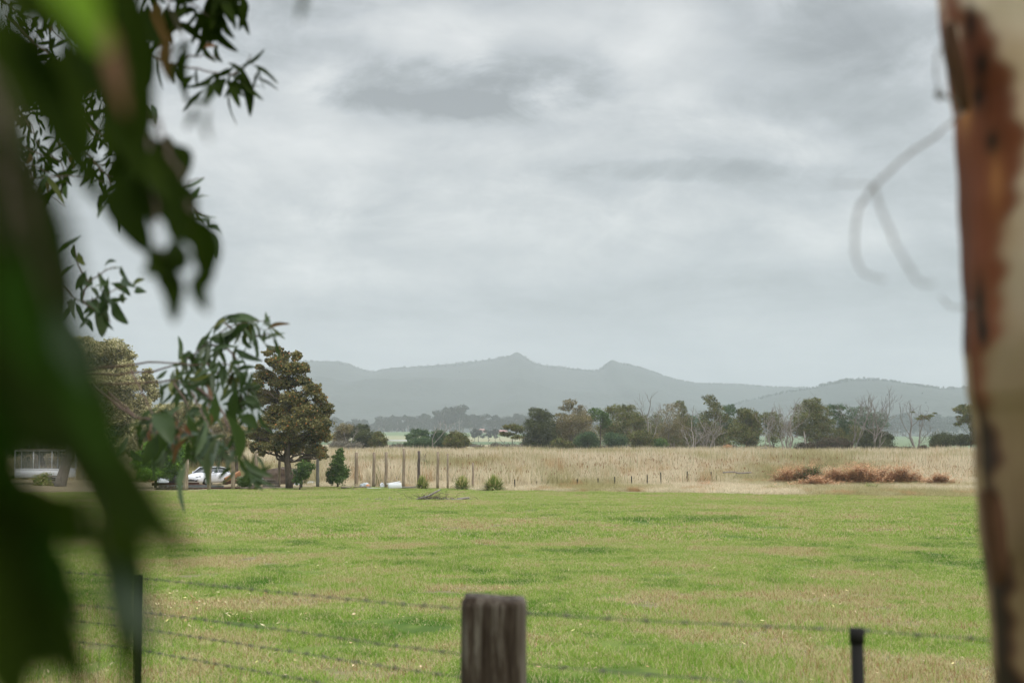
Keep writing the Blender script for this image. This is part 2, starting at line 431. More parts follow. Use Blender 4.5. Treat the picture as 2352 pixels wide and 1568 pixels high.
# ------------------------------------------------------------------ instanced stuff
def scatter(name, pts, rot, scl, protos, label, cat, seed=0):
    col = bpy.data.collections.new(name + '_pieces')
    for o in protos: col.objects.link(o)
    me = bpy.data.meshes.new(name); me.vertices.add(len(pts)); me.vertices.foreach_set('co', np.asarray(pts, np.float32).ravel())
    a = me.attributes.new('rot', 'FLOAT_VECTOR', 'POINT'); a.data.foreach_set('vector', np.asarray(rot, np.float32).ravel())
    a = me.attributes.new('scl', 'FLOAT_VECTOR', 'POINT'); a.data.foreach_set('vector', np.asarray(scl, np.float32).ravel())
    a = me.attributes.new('idx', 'INT', 'POINT'); a.data.foreach_set('value', rng(seed).integers(0, len(protos), len(pts)).astype(np.int32))
    o = bpy.data.objects.new(name, me); C.objects.link(o); tag(o, label, cat, kind='stuff')
    g = bpy.data.node_groups.new(name, 'GeometryNodeTree')
    g.interface.new_socket('Geometry', in_out='INPUT', socket_type='NodeSocketGeometry')
    g.interface.new_socket('Geometry', in_out='OUTPUT', socket_type='NodeSocketGeometry')
    gi = g.nodes.new('NodeGroupInput'); go = g.nodes.new('NodeGroupOutput')
    ci = g.nodes.new('GeometryNodeCollectionInfo'); ci.inputs[0].default_value = col; ci.inputs[1].default_value = True; ci.inputs[2].default_value = True
    ip = g.nodes.new('GeometryNodeInstanceOnPoints'); ip.inputs['Pick Instance'].default_value = True
    def na(nm, ty):
        x = g.nodes.new('GeometryNodeInputNamedAttribute'); x.data_type = ty; x.inputs[0].default_value = nm; return x.outputs[0]
    g.links.new(gi.outputs[0], ip.inputs['Points']); g.links.new(ci.outputs[0], ip.inputs['Instance'])
    g.links.new(na('idx', 'INT'), ip.inputs['Instance Index']); g.links.new(na('rot', 'FLOAT_VECTOR'), ip.inputs['Rotation'])
    g.links.new(na('scl', 'FLOAT_VECTOR'), ip.inputs['Scale']); g.links.new(ip.outputs[0], go.inputs[0])
    md = o.modifiers.new('scatter', 'NODES'); md.node_group = g
    return o

def blades(n, size, h, w, R, seg=2, lean=.5, droop=.3, hvar=.5, cluster=0.0):
    """n curved blades over a size x size patch; returns V, Q, T, rnd, hgt"""
    b = R.uniform(-.5, .5, (n, 2)) * size
    if cluster:
        nc = max(3, n // 14); cc = R.uniform(-.5, .5, (nc, 2)) * size; w_ = R.integers(0, nc, n)
        b = cc[w_] + R.normal(size=(n, 2)) * cluster
    ang = R.uniform(0, 2 * PI, n); dr = np.stack([np.cos(ang), np.sin(ang)], 1)
    H = h * R.uniform(1 - hvar, 1 + hvar, n); ln = R.uniform(.0, 1, n) * lean; fa = R.uniform(0, 2 * PI, n)
    sd = np.stack([np.cos(fa), np.sin(fa)], 1); ww = w * R.uniform(.6, 1.3, n)
    rows = []
    for i in range(seg + 1):
        t = i / seg
        out = ln * H * (t * .6 + droop * 2 * t * t * .6); z = H * (t - droop * .35 * t * t * ln / max(lean, .01))
        cx = b + dr * out[:, None]; wd = ww * (1 - t) ** .7 * .5 if i else ww * .4
        if i == seg: rows.append(np.stack([np.column_stack([cx, z])], 1))
        else: rows.append(np.stack([np.column_stack([cx - sd * wd[:, None], z]), np.column_stack([cx + sd * wd[:, None], z])], 1))
    V = np.concatenate(rows, 1); m = V.shape[1]; base = np.arange(n)[:, None] * m
    Q = np.concatenate([base + np.array([[2 * i, 2 * i + 1, 2 * i + 3, 2 * i + 2]]) for i in range(seg - 1)]) if seg > 1 else np.zeros((0, 4), int)
    T = base + np.array([[2 * (seg - 1), 2 * (seg - 1) + 1, 2 * seg]])
    hg = np.tile(np.array([i / seg for i in range(seg) for _ in (0, 1)] + [1.0]), n)
    return V.reshape(-1, 3), Q, T, np.repeat(R.uniform(0, 1, n), m), hg

# ================================================================== GROUND AND GRASS
def build_ground():
    ys = np.concatenate([np.linspace(-60, 0, 8)[:-1], np.linspace(0, 120, 90)[:-1], np.geomspace(120, 2600, 90)[:-1], np.linspace(2600, 4900, 12)])
    us = np.linspace(-1, 1, 121); us = np.sign(us) * np.abs(us) ** 1.3
    X = us[None] * (60 + np.clip(ys, 0, None)[:, None] * .86); Y = np.repeat(ys[:, None], len(us), 1)
    Z = ground(X, Y); V = np.stack([X, Y, Z], -1).reshape(-1, 3)
    m = len(us); i = np.arange(len(ys) - 1)[:, None] * m; k = np.arange(m - 1)[None]
    Q = np.stack([i + k, i + k + 1, i + m + k + 1, i + m + k], -1).reshape(-1, 4)
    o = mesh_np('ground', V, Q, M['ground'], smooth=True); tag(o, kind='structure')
build_ground()

def patch(name, n, size, h, w, mat, seed, **k):
    R = rng(seed); V, Q, T, rn, hg = blades(n, size, h, w, R, **k)
    return mesh_np(name, V, [Q, T], mat, attrs={'rnd': rn, 'hgt': hg, 'clump': rn}, link=False)

def tri_region(y0, y1, step, slope, pad, cond, R, jit=.5):
    out = []
    y = y0
    while y < y1:
        hw = slope * y + pad; xs = np.arange(-hw, hw, step); xs = xs + R.uniform(-jit, jit, len(xs)) * step
        yy = y + R.uniform(-jit, jit, len(xs)) * step
        k = cond(xs, yy); out.append(np.column_stack([xs[k], yy[k]])); y += step
    return np.vstack(out)
def put(P, R, smin=.85, smax=1.15, zmul=None):
    z = ground(P[:, 0], P[:, 1]); pts = np.column_stack([P, z]); n = len(P)
    rot = np.column_stack([np.zeros(n), np.zeros(n), R.uniform(0, 2 * PI, n)])
    s = R.uniform(smin, smax, n); scl = np.column_stack([s, s, s * (zmul if zmul is not None else 1)])
    return pts, rot, scl

def lawn():
    R = rng(5)
    pr = [patch('near_turf', 3000, 1.15, .05, .0075, M['lawn'], 10 + i, lean=.9, droop=.5, cluster=.035) for i in range(4)]
    P = tri_region(4, 34, .92, .42, 1.5, lambda x, y: y < edge_a(x, y) - .6, R)
    hz = .8 + .5 * np.sin(P[:, 0] * .9 + P[:, 1] * .5) * np.sin(P[:, 1] * .7)
    scatter('lawn_grass', *put(P, R, zmul=np.clip(hz, .85, 1.5)), pr, 'short mown grass with straw coloured patches filling the near half of the paddock', 'grass', 1)
    pr = [patch('far_turf', 2200, 2.3, .065, .020, M['lawn'], 20 + i, lean=.9, droop=.5, cluster=.09) for i in range(4)]
    P = tri_region(34, 128, 1.85, .42, 3, lambda x, y: y < edge_a(x, y) - .9, R)
    scatter('paddock_grass', *put(P, R), pr, 'pale green grass running back to the reed bed', 'grass', 2)
lawn()

# tall growth: dry grass margin and reeds
def reeds():
    R = rng(7)
    def rpatch(seed, n=620, size=4.6, h=2.1, w=.055, typha=0.0, lean=.38, hvar=.28):
        Rr = rng(seed); V, Q, T, rn, hg = blades(n, size, h, w, Rr, seg=3, lean=lean, droop=.5, hvar=hvar)
        hd = np.zeros(len(V))
        if typha:
            k = int(n * typha); vs = []; qs = []; base = len(V)
            for i in range(k):
                x, y = Rr.uniform(-.5, .5, 2) * size; z = h * Rr.uniform(.66, .86); r = .022
                a = np.arange(4) * PI / 2
                ring = lambda zz, rr: np.column_stack([x + np.cos(a) * rr, y + np.sin(a) * rr, np.full(4, zz)])
                vs.append(np.vstack([ring(z, r), ring(z + .22, r)])); b = base + i * 8
                qs += [[b + j, b + (j + 1) % 4, b + 4 + (j + 1) % 4, b + 4 + j] for j in range(4)] + [[b + 4, b + 5, b + 6, b + 7]]
            V = np.vstack([V] + vs); Q = np.vstack([Q, qs]); rn = np.concatenate([rn, np.full(8 * k, .5)]); hd = np.concatenate([hd, np.ones(8 * k)]); hg = np.concatenate([hg, np.ones(8 * k)])
        # bent feathery tops
        return mesh_np('reed_patch', V, [Q, T], M['typha'] if typha else M['reed'], attrs={'rnd': rn, 'hgt': hg, 'head': hd}, link=False)
    def start(x, y):
        p = CX + 3274 * x / y; return edge_a(x, y) + np.interp(p, [300, 720, 745, 1000, 1150, 1500, 1800, 2400], [34, 22, 6, 4.5, 4.5, 17, 40, 44])
    c1 = lambda x, y: (y > start(x, y) + 1.5) & (y < 150)
    pr = [rpatch(40 + i, 800, h=1.95, typha=(.05 if i % 2 else .012)) for i in range(5)]
    P = tri_region(88, 150, 3.6, .46, 4, c1, R)
    hz = np.clip(.42 + (P[:, 1] - start(P[:, 0], P[:, 1])) / 22 * .58, .42, 1)
    lf = P[:, 0] < 4; hz[lf] = np.clip(.72 + (P[lf, 1] - start(P[lf, 0], P[lf, 1])) / 20 * .3, .72, 1)
    hz *= 1 + .12 * np.sin(P[:, 0] * .35) * np.sin(P[:, 1] * .21) + R.uniform(-.12, .12, len(P))
    scatter('reeds', *put(P, R, .9, 1.1, hz), pr, 'dry straw coloured reed bed with brown cattail heads behind the posts', 'reeds', 3)
    pr = [rpatch(60 + i, 620, size=6.6, h=2.05, w=.10) for i in range(5)]
    P = tri_region(150, 262, 5.2, .44, 5, lambda x, y: y > 0, R)
    hz = 1 + .10 * np.sin(P[:, 0] * .17 + 1) * np.sin(P[:, 1] * .11) + R.uniform(-.12, .10, len(P))
    scatter('far_reeds', *put(P, R, .92, 1.06, hz), pr, 'far stretch of the dry reed bed below the tree belt', 'reeds', 4)
    # dry grass margin
    pr = [patch('dry_patch', 900, 2.4, .62, .02, M['reed'], 70 + i, seg=3, lean=.9, droop=.8, hvar=.45, cluster=.16) for i in range(4)]
    P = tri_region(76, 135, 1.7, .48, 2, lambda x, y: (y > edge_a(x, y) + 1.6 + 1.5 * np.sin(x * .8) * np.cos(x * .31 + 1)) & (y < start(x, y) + 5) & ((CX + 3274 * x / y > 742) | ((y > start(x, y) - 4) & (CX + 3274 * x / y > 300))), R)
    k = (P[:, 1] - edge_a(P[:, 0], P[:, 1])); hz = np.clip(.3 + k * .05, .3, np.where(P[:, 0] > 8, .72, 1.4))
    scatter('dry_grass', *put(P, R, .85, 1.2, hz), pr, 'pale long dry grass bordering the mown lawn', 'dry grass', 5)
    # tussocks out on the brown paddock
    Rr = rng(80); pr = []
    for i in range(3):
        c = np.column_stack([Rr.normal(size=(260, 2)) * .5, np.abs(Rr.normal(size=260)) * .45]); V, Q, rn, cl = leaf_cloud(c, Rr.uniform(0, 1, 260), .45, Rr, .4)
        pr.append(mesh_np('tussock', V, Q, M['gorse'], attrs={'rnd': rn, 'clump': cl}, link=False))
    P = np.column_stack([Rr.uniform(-130, 90, 260), Rr.uniform(300, 640, 260)])
    scatter('weeds', *put(P, Rr, .7, 1.8), pr, 'brown scrubby weeds dotted over the far tan paddock', 'weeds', 6)
reeds()

def litter():
    R = rng(90); V = []; Q = []; n = 0
    m = 1500
    yy = 9 + 75 * R.uniform(0, 1, m) ** 1.5; xx = R.uniform(-.42, .42, m) * yy
    
    # a drift of fallen leaves on the bare patch
    yb = R.normal(17.0, 1.0, 260); xb = (R.normal(470, 90, 260) - CX) * yb / 3274
    xx = np.concatenate([xx, xb]); yy = np.concatenate([yy, yb]); m = len(xx)
    zz = ground(xx, yy) + .05
    cent = np.column_stack([xx, yy, zz]); s = .018 + .010 * (yy / 40)
    d = R.normal(size=(m, 3)); d[:, 2] *= .25; d /= np.linalg.norm(d, axis=1)[:, None]
    u = np.cross(d, [0, 0, 1.]) + R.normal(size=(m, 3)) * .3; u /= np.linalg.norm(u, axis=1)[:, None]
    L = (s * R.uniform(.7, 1.5, m))[:, None]
    V = np.stack([cent - d * L, cent + u * L * .35, cent + d * L, cent - u * L * .35], 1).reshape(-1, 3)
    t = NT('dry_leaf'); r = t.attr('rnd'); mt = t.finish(t.ramp(r, [(0, (.28, .13, .06)), (.4, (.45, .27, .13)), (.7, (.62, .52, .34)), (1, (.70, .62, .22))]), .7)
    o = mesh_np('fallen_leaves', V, np.arange(4 * m).reshape(m, 4), mt, attrs={'rnd': np.repeat(R.uniform(0, 1, m), 4)})
    tag(o, 'small tan fallen leaves and yellow flowers strewn over the lawn', 'fallen leaves', kind='stuff')
litter()

# ================================================================== MOUNTAINS
RIDGE = [(-700, 930), (-300, 905), (0, 896), (300, 880), (450, 868), (560, 860), (600, 850), (640, 838), (700, 829), (770, 830), (800, 837), (825, 846), (850, 854), (865, 853), (905, 844),
         (1000, 839), (1060, 834), (1110, 827), (1150, 821), (1170, 817), (1180, 811), (1187, 808), (1195, 812), (1205, 819), (1225, 833), (1260, 840), (1330, 848), (1370, 852), (1385, 843),
         (1396, 832), (1406, 826), (1413, 828), (1428, 834), (1450, 838), (1480, 847), (1510, 859), (1550, 872), (1600, 880), (1700, 884), (1850, 891), (2000, 900), (2300, 905), (2800, 930), (3200, 950)]
HILL = [(1500, 1003), (1600, 960), (1700, 925), (1800, 900), (1860, 892), (1900, 881), (1950, 872), (1990, 869), (2040, 873), (2100, 883), (2160, 892), (2230, 890), (2352, 878), (2600, 890), (3000, 940), (3300, 1000)]
def hnoise(x, y, seed):
    R = rng(seed); z = np.zeros_like(x)
    for o in range(7):
        f = .004 * 1.9 ** o
        for _ in range(3):
            a = R.uniform(0, 2 * PI); z = z + np.sin((x * math.cos(a) + y * math.sin(a)) * f + R.uniform(0, 6.3)) / 1.75 ** o
    return z / 3
def mountain(name, prof, D0, foot, seed, fold):
    px = np.arange(prof[0][0], prof[-1][0], 4.0)
    py = np.interp(px, [a for a, _ in prof], [b for _, b in prof])
    xs = (px - CX) / F * D0; H = (HY - py) / F * D0 + EYE
    ts = np.concatenate([np.linspace(0, 1, 60), np.linspace(1, 1.45, 14)[1:]])
    X = np.repeat(xs[None], len(ts), 0); Yd = foot + (D0 - foot) * ts[:, None] + 0 * X
    T = np.repeat(ts[:, None], len(xs), 1)
    s = np.where(T < 1, np.clip(T, 0, 1) ** 1.25 * (1.0), 1 - (T - 1) * 1.6)
    nz = hnoise(X, Yd, seed)
    w = np.sin(np.clip(T, 0, 1) * PI) ** 1
    Z = 3.0 + (H[None] - 3.0) * s + fold * nz * w + 1.2 * hnoise(X * 8, Yd * 8, seed + 1) * (T > .1)
    V = np.stack([X, Yd, Z], -1).reshape(-1, 3); m = len(xs)
    i = np.arange(len(ts) - 1)[:, None] * m; k = np.arange(m - 1)[None]
    Q = np.stack([i + k, i + k + 1, i + m + k + 1, i + m + k], -1).reshape(-1, 4)
    t = NT(name); p = t.pos(); n1 = t.noise(p, .006, 6, .65); n2 = t.noise(p, .05, 4, .7)
    c = t.mix(n1, (.003, .006, .003), (.040, .046, .030)); c = t.mix(t.math('MULTIPLY', t.smooth(n2, .4, .7), .6), c, (.008, .012, .007))
    o = mesh_np(name, V, Q, t.finish(c, .95, n2, .8, 6), smooth=True); tag(o, kind='structure')
    return X, Yd, Z
MX, MY, MZ = mountain('mountains', RIDGE, 4000., 2250., 3, 34)
HX, HYd, HZ = mountain('hills', HILL, 3100., 2150., 8, 14)

def forest():
    R = rng(33); pr = []
    for i in range(5):
        k = 160; c = R.normal(size=(k, 3)); c /= np.linalg.norm(c, axis=1)[:, None]; c *= (R.uniform(0, 1, k) ** .5)[:, None]
        c = c * [4.2, 4.2, 4.4] + [0, 0, 8.5]; c[: k // 3] = c[: k // 3] * [.6, .6, .7] + [R.uniform(-2, 2), 0, 6]
        V, Q, rn, cl = leaf_cloud(c, R.uniform(0, 1, k), 2.6, R, .7)
        mb = MB(); mb.tube([[0, 0, -2], [.3, 0, 9]], [.35, .2], 4, False)
        V2 = np.vstack(mb.V); Q2 = np.vstack(mb.Q) + len(V)
        pr.append(mesh_np('ridge_tree', np.vstack([V, V2]), np.vstack([Q, Q2]), M['hazetree'], attrs={'rnd': np.concatenate([rn, np.zeros(len(V2))]), 'clump': np.concatenate([cl, np.zeros(len(V2))])}, link=False))
    pts = []
    for X, Y, Z, n, ridge in ((MX, MY, MZ, 40, 4200), (HX, HYd, HZ, 40, 2400)):
        r, c = X.shape
        i = R.integers(3, 60, n); j = R.integers(0, c - 1, n)
        pts.append(np.column_stack([X[i, j] + R.uniform(-4, 4, n), Y[i, j] + R.uniform(-12, 12, n), Z[i, j]]))
        i = R.integers(57, 61, ridge); jf = R.uniform(0, c - 2, ridge); j = jf.astype(int); f = jf - j
        pts.append(np.column_stack([X[i, j] * (1 - f) + X[i, j + 1] * f, Y[i, j], Z[i, j] * (1 - f) + Z[i, j + 1] * f - 1.5]))
    P = np.vstack(pts); P = P[(np.abs(P[:, 0]) < P[:, 1] * .47) & (P[:, 2] > 4)]
    pk = (np.abs(P[:, 0] - (1187 - CX) / F * 4000) < 22) & (P[:, 2] > 225)
    pk2 = (np.abs(P[~pk][:, 0] - (1408 - CX) / F * 4000) < 20) & (P[~pk][:, 2] > 205)
    P = P[~pk][~pk2]; n = len(P); s = R.uniform(.18, .42, n)
    scatter('forest', P, np.column_stack([np.zeros(n), np.zeros(n), R.uniform(0, 6.3, n)]), np.column_stack([s * 1.15, s * 1.15, s]), pr,
            'hazy grey green forest clothing the far mountain slopes', 'forest', 7)
forest()

def far_trees():
    """individual gums of the hazy line across the farmland: four built, the rest copies"""
    R = rng(44); protos = []
    for i in range(4):
        root = empty('distant_gum_tree', (0, 0, 0), label='hazy grey gum tree in the long faded tree line below the mountains', cat='tree', group='hazy gum trees below the mountains')
        lob = [(R.uniform(-4, 4), R.uniform(-3, 3), R.uniform(8, 19), R.uniform(2.5, 4.5), 3.2, R.uniform(1.8, 3.2)) for _ in range(8)]
        V, Q, rn, cl = crown(lob, 2600, 1.0, R, .45, .3, .7)
        mb = MB(); mb.tube(wig(np.array([0, 0, -.5]), np.array([R.uniform(-1, 1), 0, 17.]), R, .03), np.linspace(.5, .15, 6), 5)
        for q in lob: mb.tube(wig(np.array([0, 0, 6.]), np.array(q[:3]), R, .05), np.linspace(.28, .08, 6), 4, False)
        mb.build('trunk', M['greybark'], root); mesh_np('crown', V, Q, M['hazetree'], root, {'rnd': rn, 'clump': cl}); protos.append(root)
    spots = []
    def line(x0, x1, n, d0, d1, s0, s1):
        for i in range(n):
            spots.append((R.uniform(0, 1) * .9 * (x1 - x0) / n + x0 + (x1 - x0) * i / n, R.uniform(d0, d1), R.uniform(s0, s1)))
    line(755, 1230, 48, 1650, 1850, .55, 1.0); line(870, 1010, 8, 1620, 1720, .6, .9); line(1010, 1070, 6, 1500, 1600, .9, 1.2)
    line(1080, 1230, 12, 1500, 1600, .6, .85); line(1990, 2240, 26, 1720, 1850, .5, .85); line(1230, 1990, 40, 1700, 1850, .5, .85); line(300, 755, 26, 1650, 1800, .6, 1.)
    line(1960, 2200, 20, 1850, 1950, .9, 1.2); line(1085, 1140, 4, 900, 960, .28, .40)
    line(820, 850, 2, 1150, 1200, .35, .5)
    for i, (px, d, s) in enumerate(spots):
        s *= 1.3
        if i < 4: o = protos[i]
        else:
            src = protos[i % 4]; o = src.copy(); C.objects.link(o)
            for ch in src.children:
                c = ch.copy(); C.objects.link(c); c.parent = o
        o.location = [float(a) for a in G(px, d)]; o.scale = (s * R.uniform(.9, 1.3),) * 2 + (s,); o.rotation_euler = (0, 0, R.uniform(0, 6.3))
far_trees()
#%%PART2
M['black'] = m_foliage('blackwood_foliage', (.020, .034, .008), (.36, .31, .115), (.55, .24, .08), .04)
# ================================================================== TREES ACROSS THE RIVER FLAT
GB = 'living trees in the belt beyond the reeds'
tree('umbrella_tree', 'small flat topped umbrella tree with several thin trunks standing alone before the far pink roof', (110, 950), 252,
     [(110, 765, 80, 22), (60, 825, 60, 16), (150, 850, 48, 18), (160, 795, 38, 20), (80, 760, 45, 16), (20, 815, 26, 10)], Z5, 'olive', seed=1, n=4200, trunk_r=.13, extra_trunks=((.2, 0, 2.2, 4.), (-.2, 0, -2.4, 4.2)), bark='greybark', thick=.9, group=GB)
tree('dark_round_tree', 'very dark dense tree with stacked rounded lobes at the near end of the belt', (345, 950), 258,
     [(330, 655, 85, 42), (385, 690, 75, 58), (265, 735, 50, 38), (340, 770, 110, 60), (280, 860, 80, 90), (400, 850, 95, 100), (330, 930, 90, 40), (440, 900, 50, 60), (240, 900, 40, 55), (305, 615, 50, 16)], Z5, 'dark', seed=2, n=22000, trunk_r=.25, group=GB)
tree('wattle_tree', 'tall tawny tree with airy layered crown and a small top knob beside the darkest tree', (600, 950), 262,
     [(605, 555, 55, 26), (570, 600, 60, 26), (690, 640, 70, 36), (520, 662, 45, 18), (630, 690, 140, 36), (520, 735, 85, 36), (705, 725, 95, 44), (540, 800, 90, 50), (640, 850, 110, 50), (520, 900, 80, 45), (690, 590, 30, 16), (760, 690, 60, 30)], Z5, 'brownolive', seed=3, n=15000, trunk_r=.22, bark='greybark', extra_trunks=((.4, 0, 2.5, 6.5),), group=GB)
tree('slender_tree', 'slim fresh green tree on a thin black forking trunk within the belt', (862, 958), 250,
     [(815, 630, 58, 22), (860, 678, 66, 34), (900, 725, 45, 40), (880, 650, 40, 20), (790, 615, 30, 12), (900, 690, 30, 40)], Z5, 'green', seed=4, n=3600, trunk_r=.15, bark='bark', fork=.25, group=GB)
tree('spreading_tree', 'broad brown crowned tree with pale slanting trunk between slim green tree and tallest bleached one', (1115, 925), 264,
     [(1000, 610, 95, 32), (1100, 598, 60, 26), (1050, 655, 125, 42), (1150, 700, 100, 50), (1010, 740, 90, 50), (1195, 755, 55, 45), (980, 830, 80, 60), (1080, 850, 60, 40), (940, 620, 40, 16), (900, 780, 60, 60)], Z5, 'olive', seed=5, n=15000, trunk_r=.24, bark='greybark', group=GB)
tree('thin_crown_tree', 'sparse grey brown tree half bare of leaves just past the tall bleached trunk', (1430, 940), 272,
     [(1440, 640, 90, 36), (1500, 720, 100, 50), (1415, 770, 70, 50), (1540, 800, 90, 60), (1470, 590, 60, 30), (1400, 860, 80, 60)], Z5, 'brownolive', seed=6, n=7500, trunk_r=.16, bark='greybark', group=GB, s=.17)
tree('lopsided_tree', 'brown tufted tree with a small upright tip behind the bleached skeleton trees', (1545, 940), 275,
     [(1538, 568, 40, 30), (1562, 620, 40, 40), (1585, 690, 50, 50), (1600, 800, 80, 80), (1560, 880, 90, 50)], Z5, 'olive', seed=7, n=7000, trunk_r=.18, bark='greybark', group=GB)
tree('tall_wattle_tree', 'tallest living tree of the belt, green brown with a narrow flat tuft on top', (1805, 940), 270,
     [(1790, 518, 58, 24), (1812, 560, 62, 24), (1850, 610, 62, 40), (1790, 660, 90, 30), (1890, 690, 60, 40), (1760, 740, 80, 40), (1820, 810, 100, 60), (1880, 890, 100, 50)], Z5, 'olive', seed=8, n=12000, trunk_r=.2, bark='greybark', group=GB)
tree('blue_green_tree', 'blue green tree with lighter olive tip between the tallest tree and the big round one', (1935, 940), 276,
     [(1960, 598, 50, 28), (1968, 635, 52, 28), (1930, 715, 72, 52), (1945, 780, 60, 40), (1900, 850, 70, 60)], Z5, 'blue', seed=9, n=7000, trunk_r=.18, group=GB)
tree('round_crown_tree', 'big olive tree with one full rounded crown over a short crooked trunk', (2120, 950), 256,
     [(2080, 635, 60, 32), (2135, 660, 60, 42), (2100, 720, 100, 58), (2035, 785, 88, 50), (2165, 790, 78, 60), (2080, 850, 110, 60), (2150, 885, 75, 36), (1985, 815, 40, 34), (2190, 735, 30, 40)], Z5, 'olive', seed=10, n=20000, trunk_r=.3, group=GB, fork=.15)
tree('small_wattle_tree', 'small olive tree behind the bleached skeletons, left of the great domed crown', (205, 950), 270,
     [(180, 690, 80, 50), (210, 760, 80, 60), (60, 700, 50, 50), (210, 850, 70, 50)], Z6, 'olive', seed=11, n=7000, trunk_r=.16, group=GB)
tree('domed_tree', 'great domed dark olive tree, the widest crown of the belt', (590, 950), 262,
     [(540, 560, 85, 36), (500, 610, 108, 48), (600, 645, 85, 58), (480, 690, 118, 52), (640, 745, 90, 60), (560, 800, 120, 66), (740, 832, 80, 46), (600, 880, 100, 50), (420, 780, 90, 60), (700, 900, 80, 50)], Z6, 'olive', seed=12, n=24000, trunk_r=.3, group=GB)
tree('layered_tree', 'green tree with flat wind blown layers beside the domed crown', (790, 950), 268,
     [(740, 598, 80, 22), (720, 648, 60, 22), (785, 690, 60, 28), (800, 740, 50, 28), (700, 720, 40, 20), (790, 800, 60, 40)], Z6, 'blue', seed=13, n=6000, trunk_r=.16, bark='greybark', group=GB)
tree('open_tree', 'open crowned grey green tree showing its many dark boughs among the bleached trunks', (960, 900), 266,
     [(930, 620, 100, 26), (1080, 680, 95, 44), (1150, 745, 46, 38), (950, 710, 90, 50), (1060, 740, 80, 40), (860, 660, 50, 30)], Z6, 'blue', seed=14, n=6500, trunk_r=.15, nb=2, bark='bark', group=GB, s=.16)
tree('dark_bushy_tree', 'dark low bushy tree at the foot of the tallest bare grey trunks', (1090, 965), 250,
     [(1060, 830, 78, 46), (1130, 870, 85, 58), (1000, 900, 78, 60), (1110, 930, 110, 50), (1200, 850, 34, 18), (1180, 905, 30, 40)], Z6, 'dark', seed=15, n=13000, trunk_r=.18, group=GB)
tree('lone_tree', 'lone tree on a crooked trunk with one thin layer of leaves before the green field', (1425, 975), 250,
     [(1505, 684, 46, 15), (1552, 668, 34, 10), (1442, 694, 30, 8), (1588, 648, 22, 7), (1395, 640, 18, 6), (1470, 672, 26, 9)], Z6, 'olive', seed=16, n=800, trunk_r=.20, bark='greybark', group=GB, fork=.1)
tree('side_tree', 'tall olive tree partly hidden by the pale gum trunk', (1905, 935), 252,
     [(1820, 618, 70, 36), (1900, 630, 75, 46), (1860, 700, 90, 30), (1782, 742, 38, 16), (1950, 750, 60, 90), (1920, 870, 70, 50), (1990, 680, 60, 80)], Z6, 'olive', seed=17, n=14000, trunk_r=.2, group=GB)
GS = 'shrubs along the foot of the tree belt'
def shrub(label, base, d, lobes, conv, mat, seed, n=5000, s=.2, name='shrub', group=GS, **k):
    return tree(name, label, base, d, lobes, conv, mat, cat='shrub', seed=seed, n=n, s=s, trunk_r=k.pop('trunk_r', .07), group=group, clump_r=.42, **k)
shrub('dark blue green shrub under the tawny tree, left of the thin black trunk', (750, 955), 250, [(750, 890, 100, 46), (762, 835, 58, 30), (800, 925, 50, 28), (690, 880, 40, 50)], Z5, 'blue', 31, 9000)
shrub('blue green shrub right of the thin black trunk, low and loose', (985, 945), 254, [(985, 880, 88, 46), (950, 840, 40, 26)], Z5, 'blue', 32, 6000)
shrub('rounded yellow olive shrub at the foot of the tall bleached trunk', (1210, 945), 248, [(1210, 850, 88, 38), (1210, 900, 84, 48)], Z5, 'olive', 33, 9000)
shrub('small green shrub in the shade past the bleached trunk', (1350, 945), 252, [(1355, 910, 70, 34)], Z5, 'green', 34, 4000)
shrub('low brown green scrub beneath the tawny wattle', (520, 950), 252, [(500, 910, 60, 40), (580, 925, 60, 28)], Z5, 'olive', 35, 4500)
shrub('dark scrub behind the big bleached skeletons', (1600, 945), 274, [(1580, 890, 120, 50), (1750, 900, 120, 45)], Z5, 'olive', 36, 9000)
shrub('low russet shrub before the domed tree, first of the brown ones', (480, 965), 248, [(480, 938, 82, 30)], Z6, 'gorse', 37, 4500)
shrub('widest russet brown shrub, between the domed tree and the dark bushy one', (700, 965), 249, [(690, 915, 120, 42), (810, 925, 70, 42)], Z6, 'gorse', 38, 9000)
shrub('low brown shrub right of the dark bushy tree', (1240, 980), 247, [(1240, 962, 62, 24)], Z6, 'gorse', 39, 3000)
shrub('brown shrub at the foot of the lone tree', (1360, 978), 247, [(1355, 962, 52, 18)], Z6, 'gorse', 40, 2500)
shrub('small brown shrub just right of the lone tree', (1490, 975), 247, [(1490, 955, 44, 22)], Z6, 'gorse', 41, 2500)
shrub('rounded dark olive shrub near the pale gum trunk', (1660, 950), 250, [(1660, 878, 98, 48), (1600, 910, 50, 30)], Z6, 'dark', 42, 9000)
shrub('small dark shrub between the rounded one and the tall side tree', (1820, 950), 251, [(1820, 882, 58, 44)], Z6, 'dark', 43, 5000)
shrub('reddish dead scrub at the foot of the round crowned tree', (1945, 955), 246, [(1945, 940, 34, 18)], Z5, 'bracken', 44, 1500)
GBG = 'scrubby trees filling the back of the belt'
tree('scrub_tree', 'brown scrub tree filling the gap behind the tawny tree', (560, 945), 284, [(520, 800, 90, 70), (640, 800, 110, 80), (760, 800, 90, 60), (780, 880, 110, 60)], Z5, 'brownolive', seed=91, n=9000, trunk_r=.14, group=GBG)
tree('scrub_tree', 'mixed olive scrub tree low behind the spreading brown crown', (1030, 945), 284, [(930, 800, 90, 60), (1060, 820, 120, 80), (1180, 830, 100, 70), (1280, 800, 80, 60), (1150, 700, 80, 40)], Z5, 'olive', seed=92, n=11000, trunk_r=.14, group=GBG)
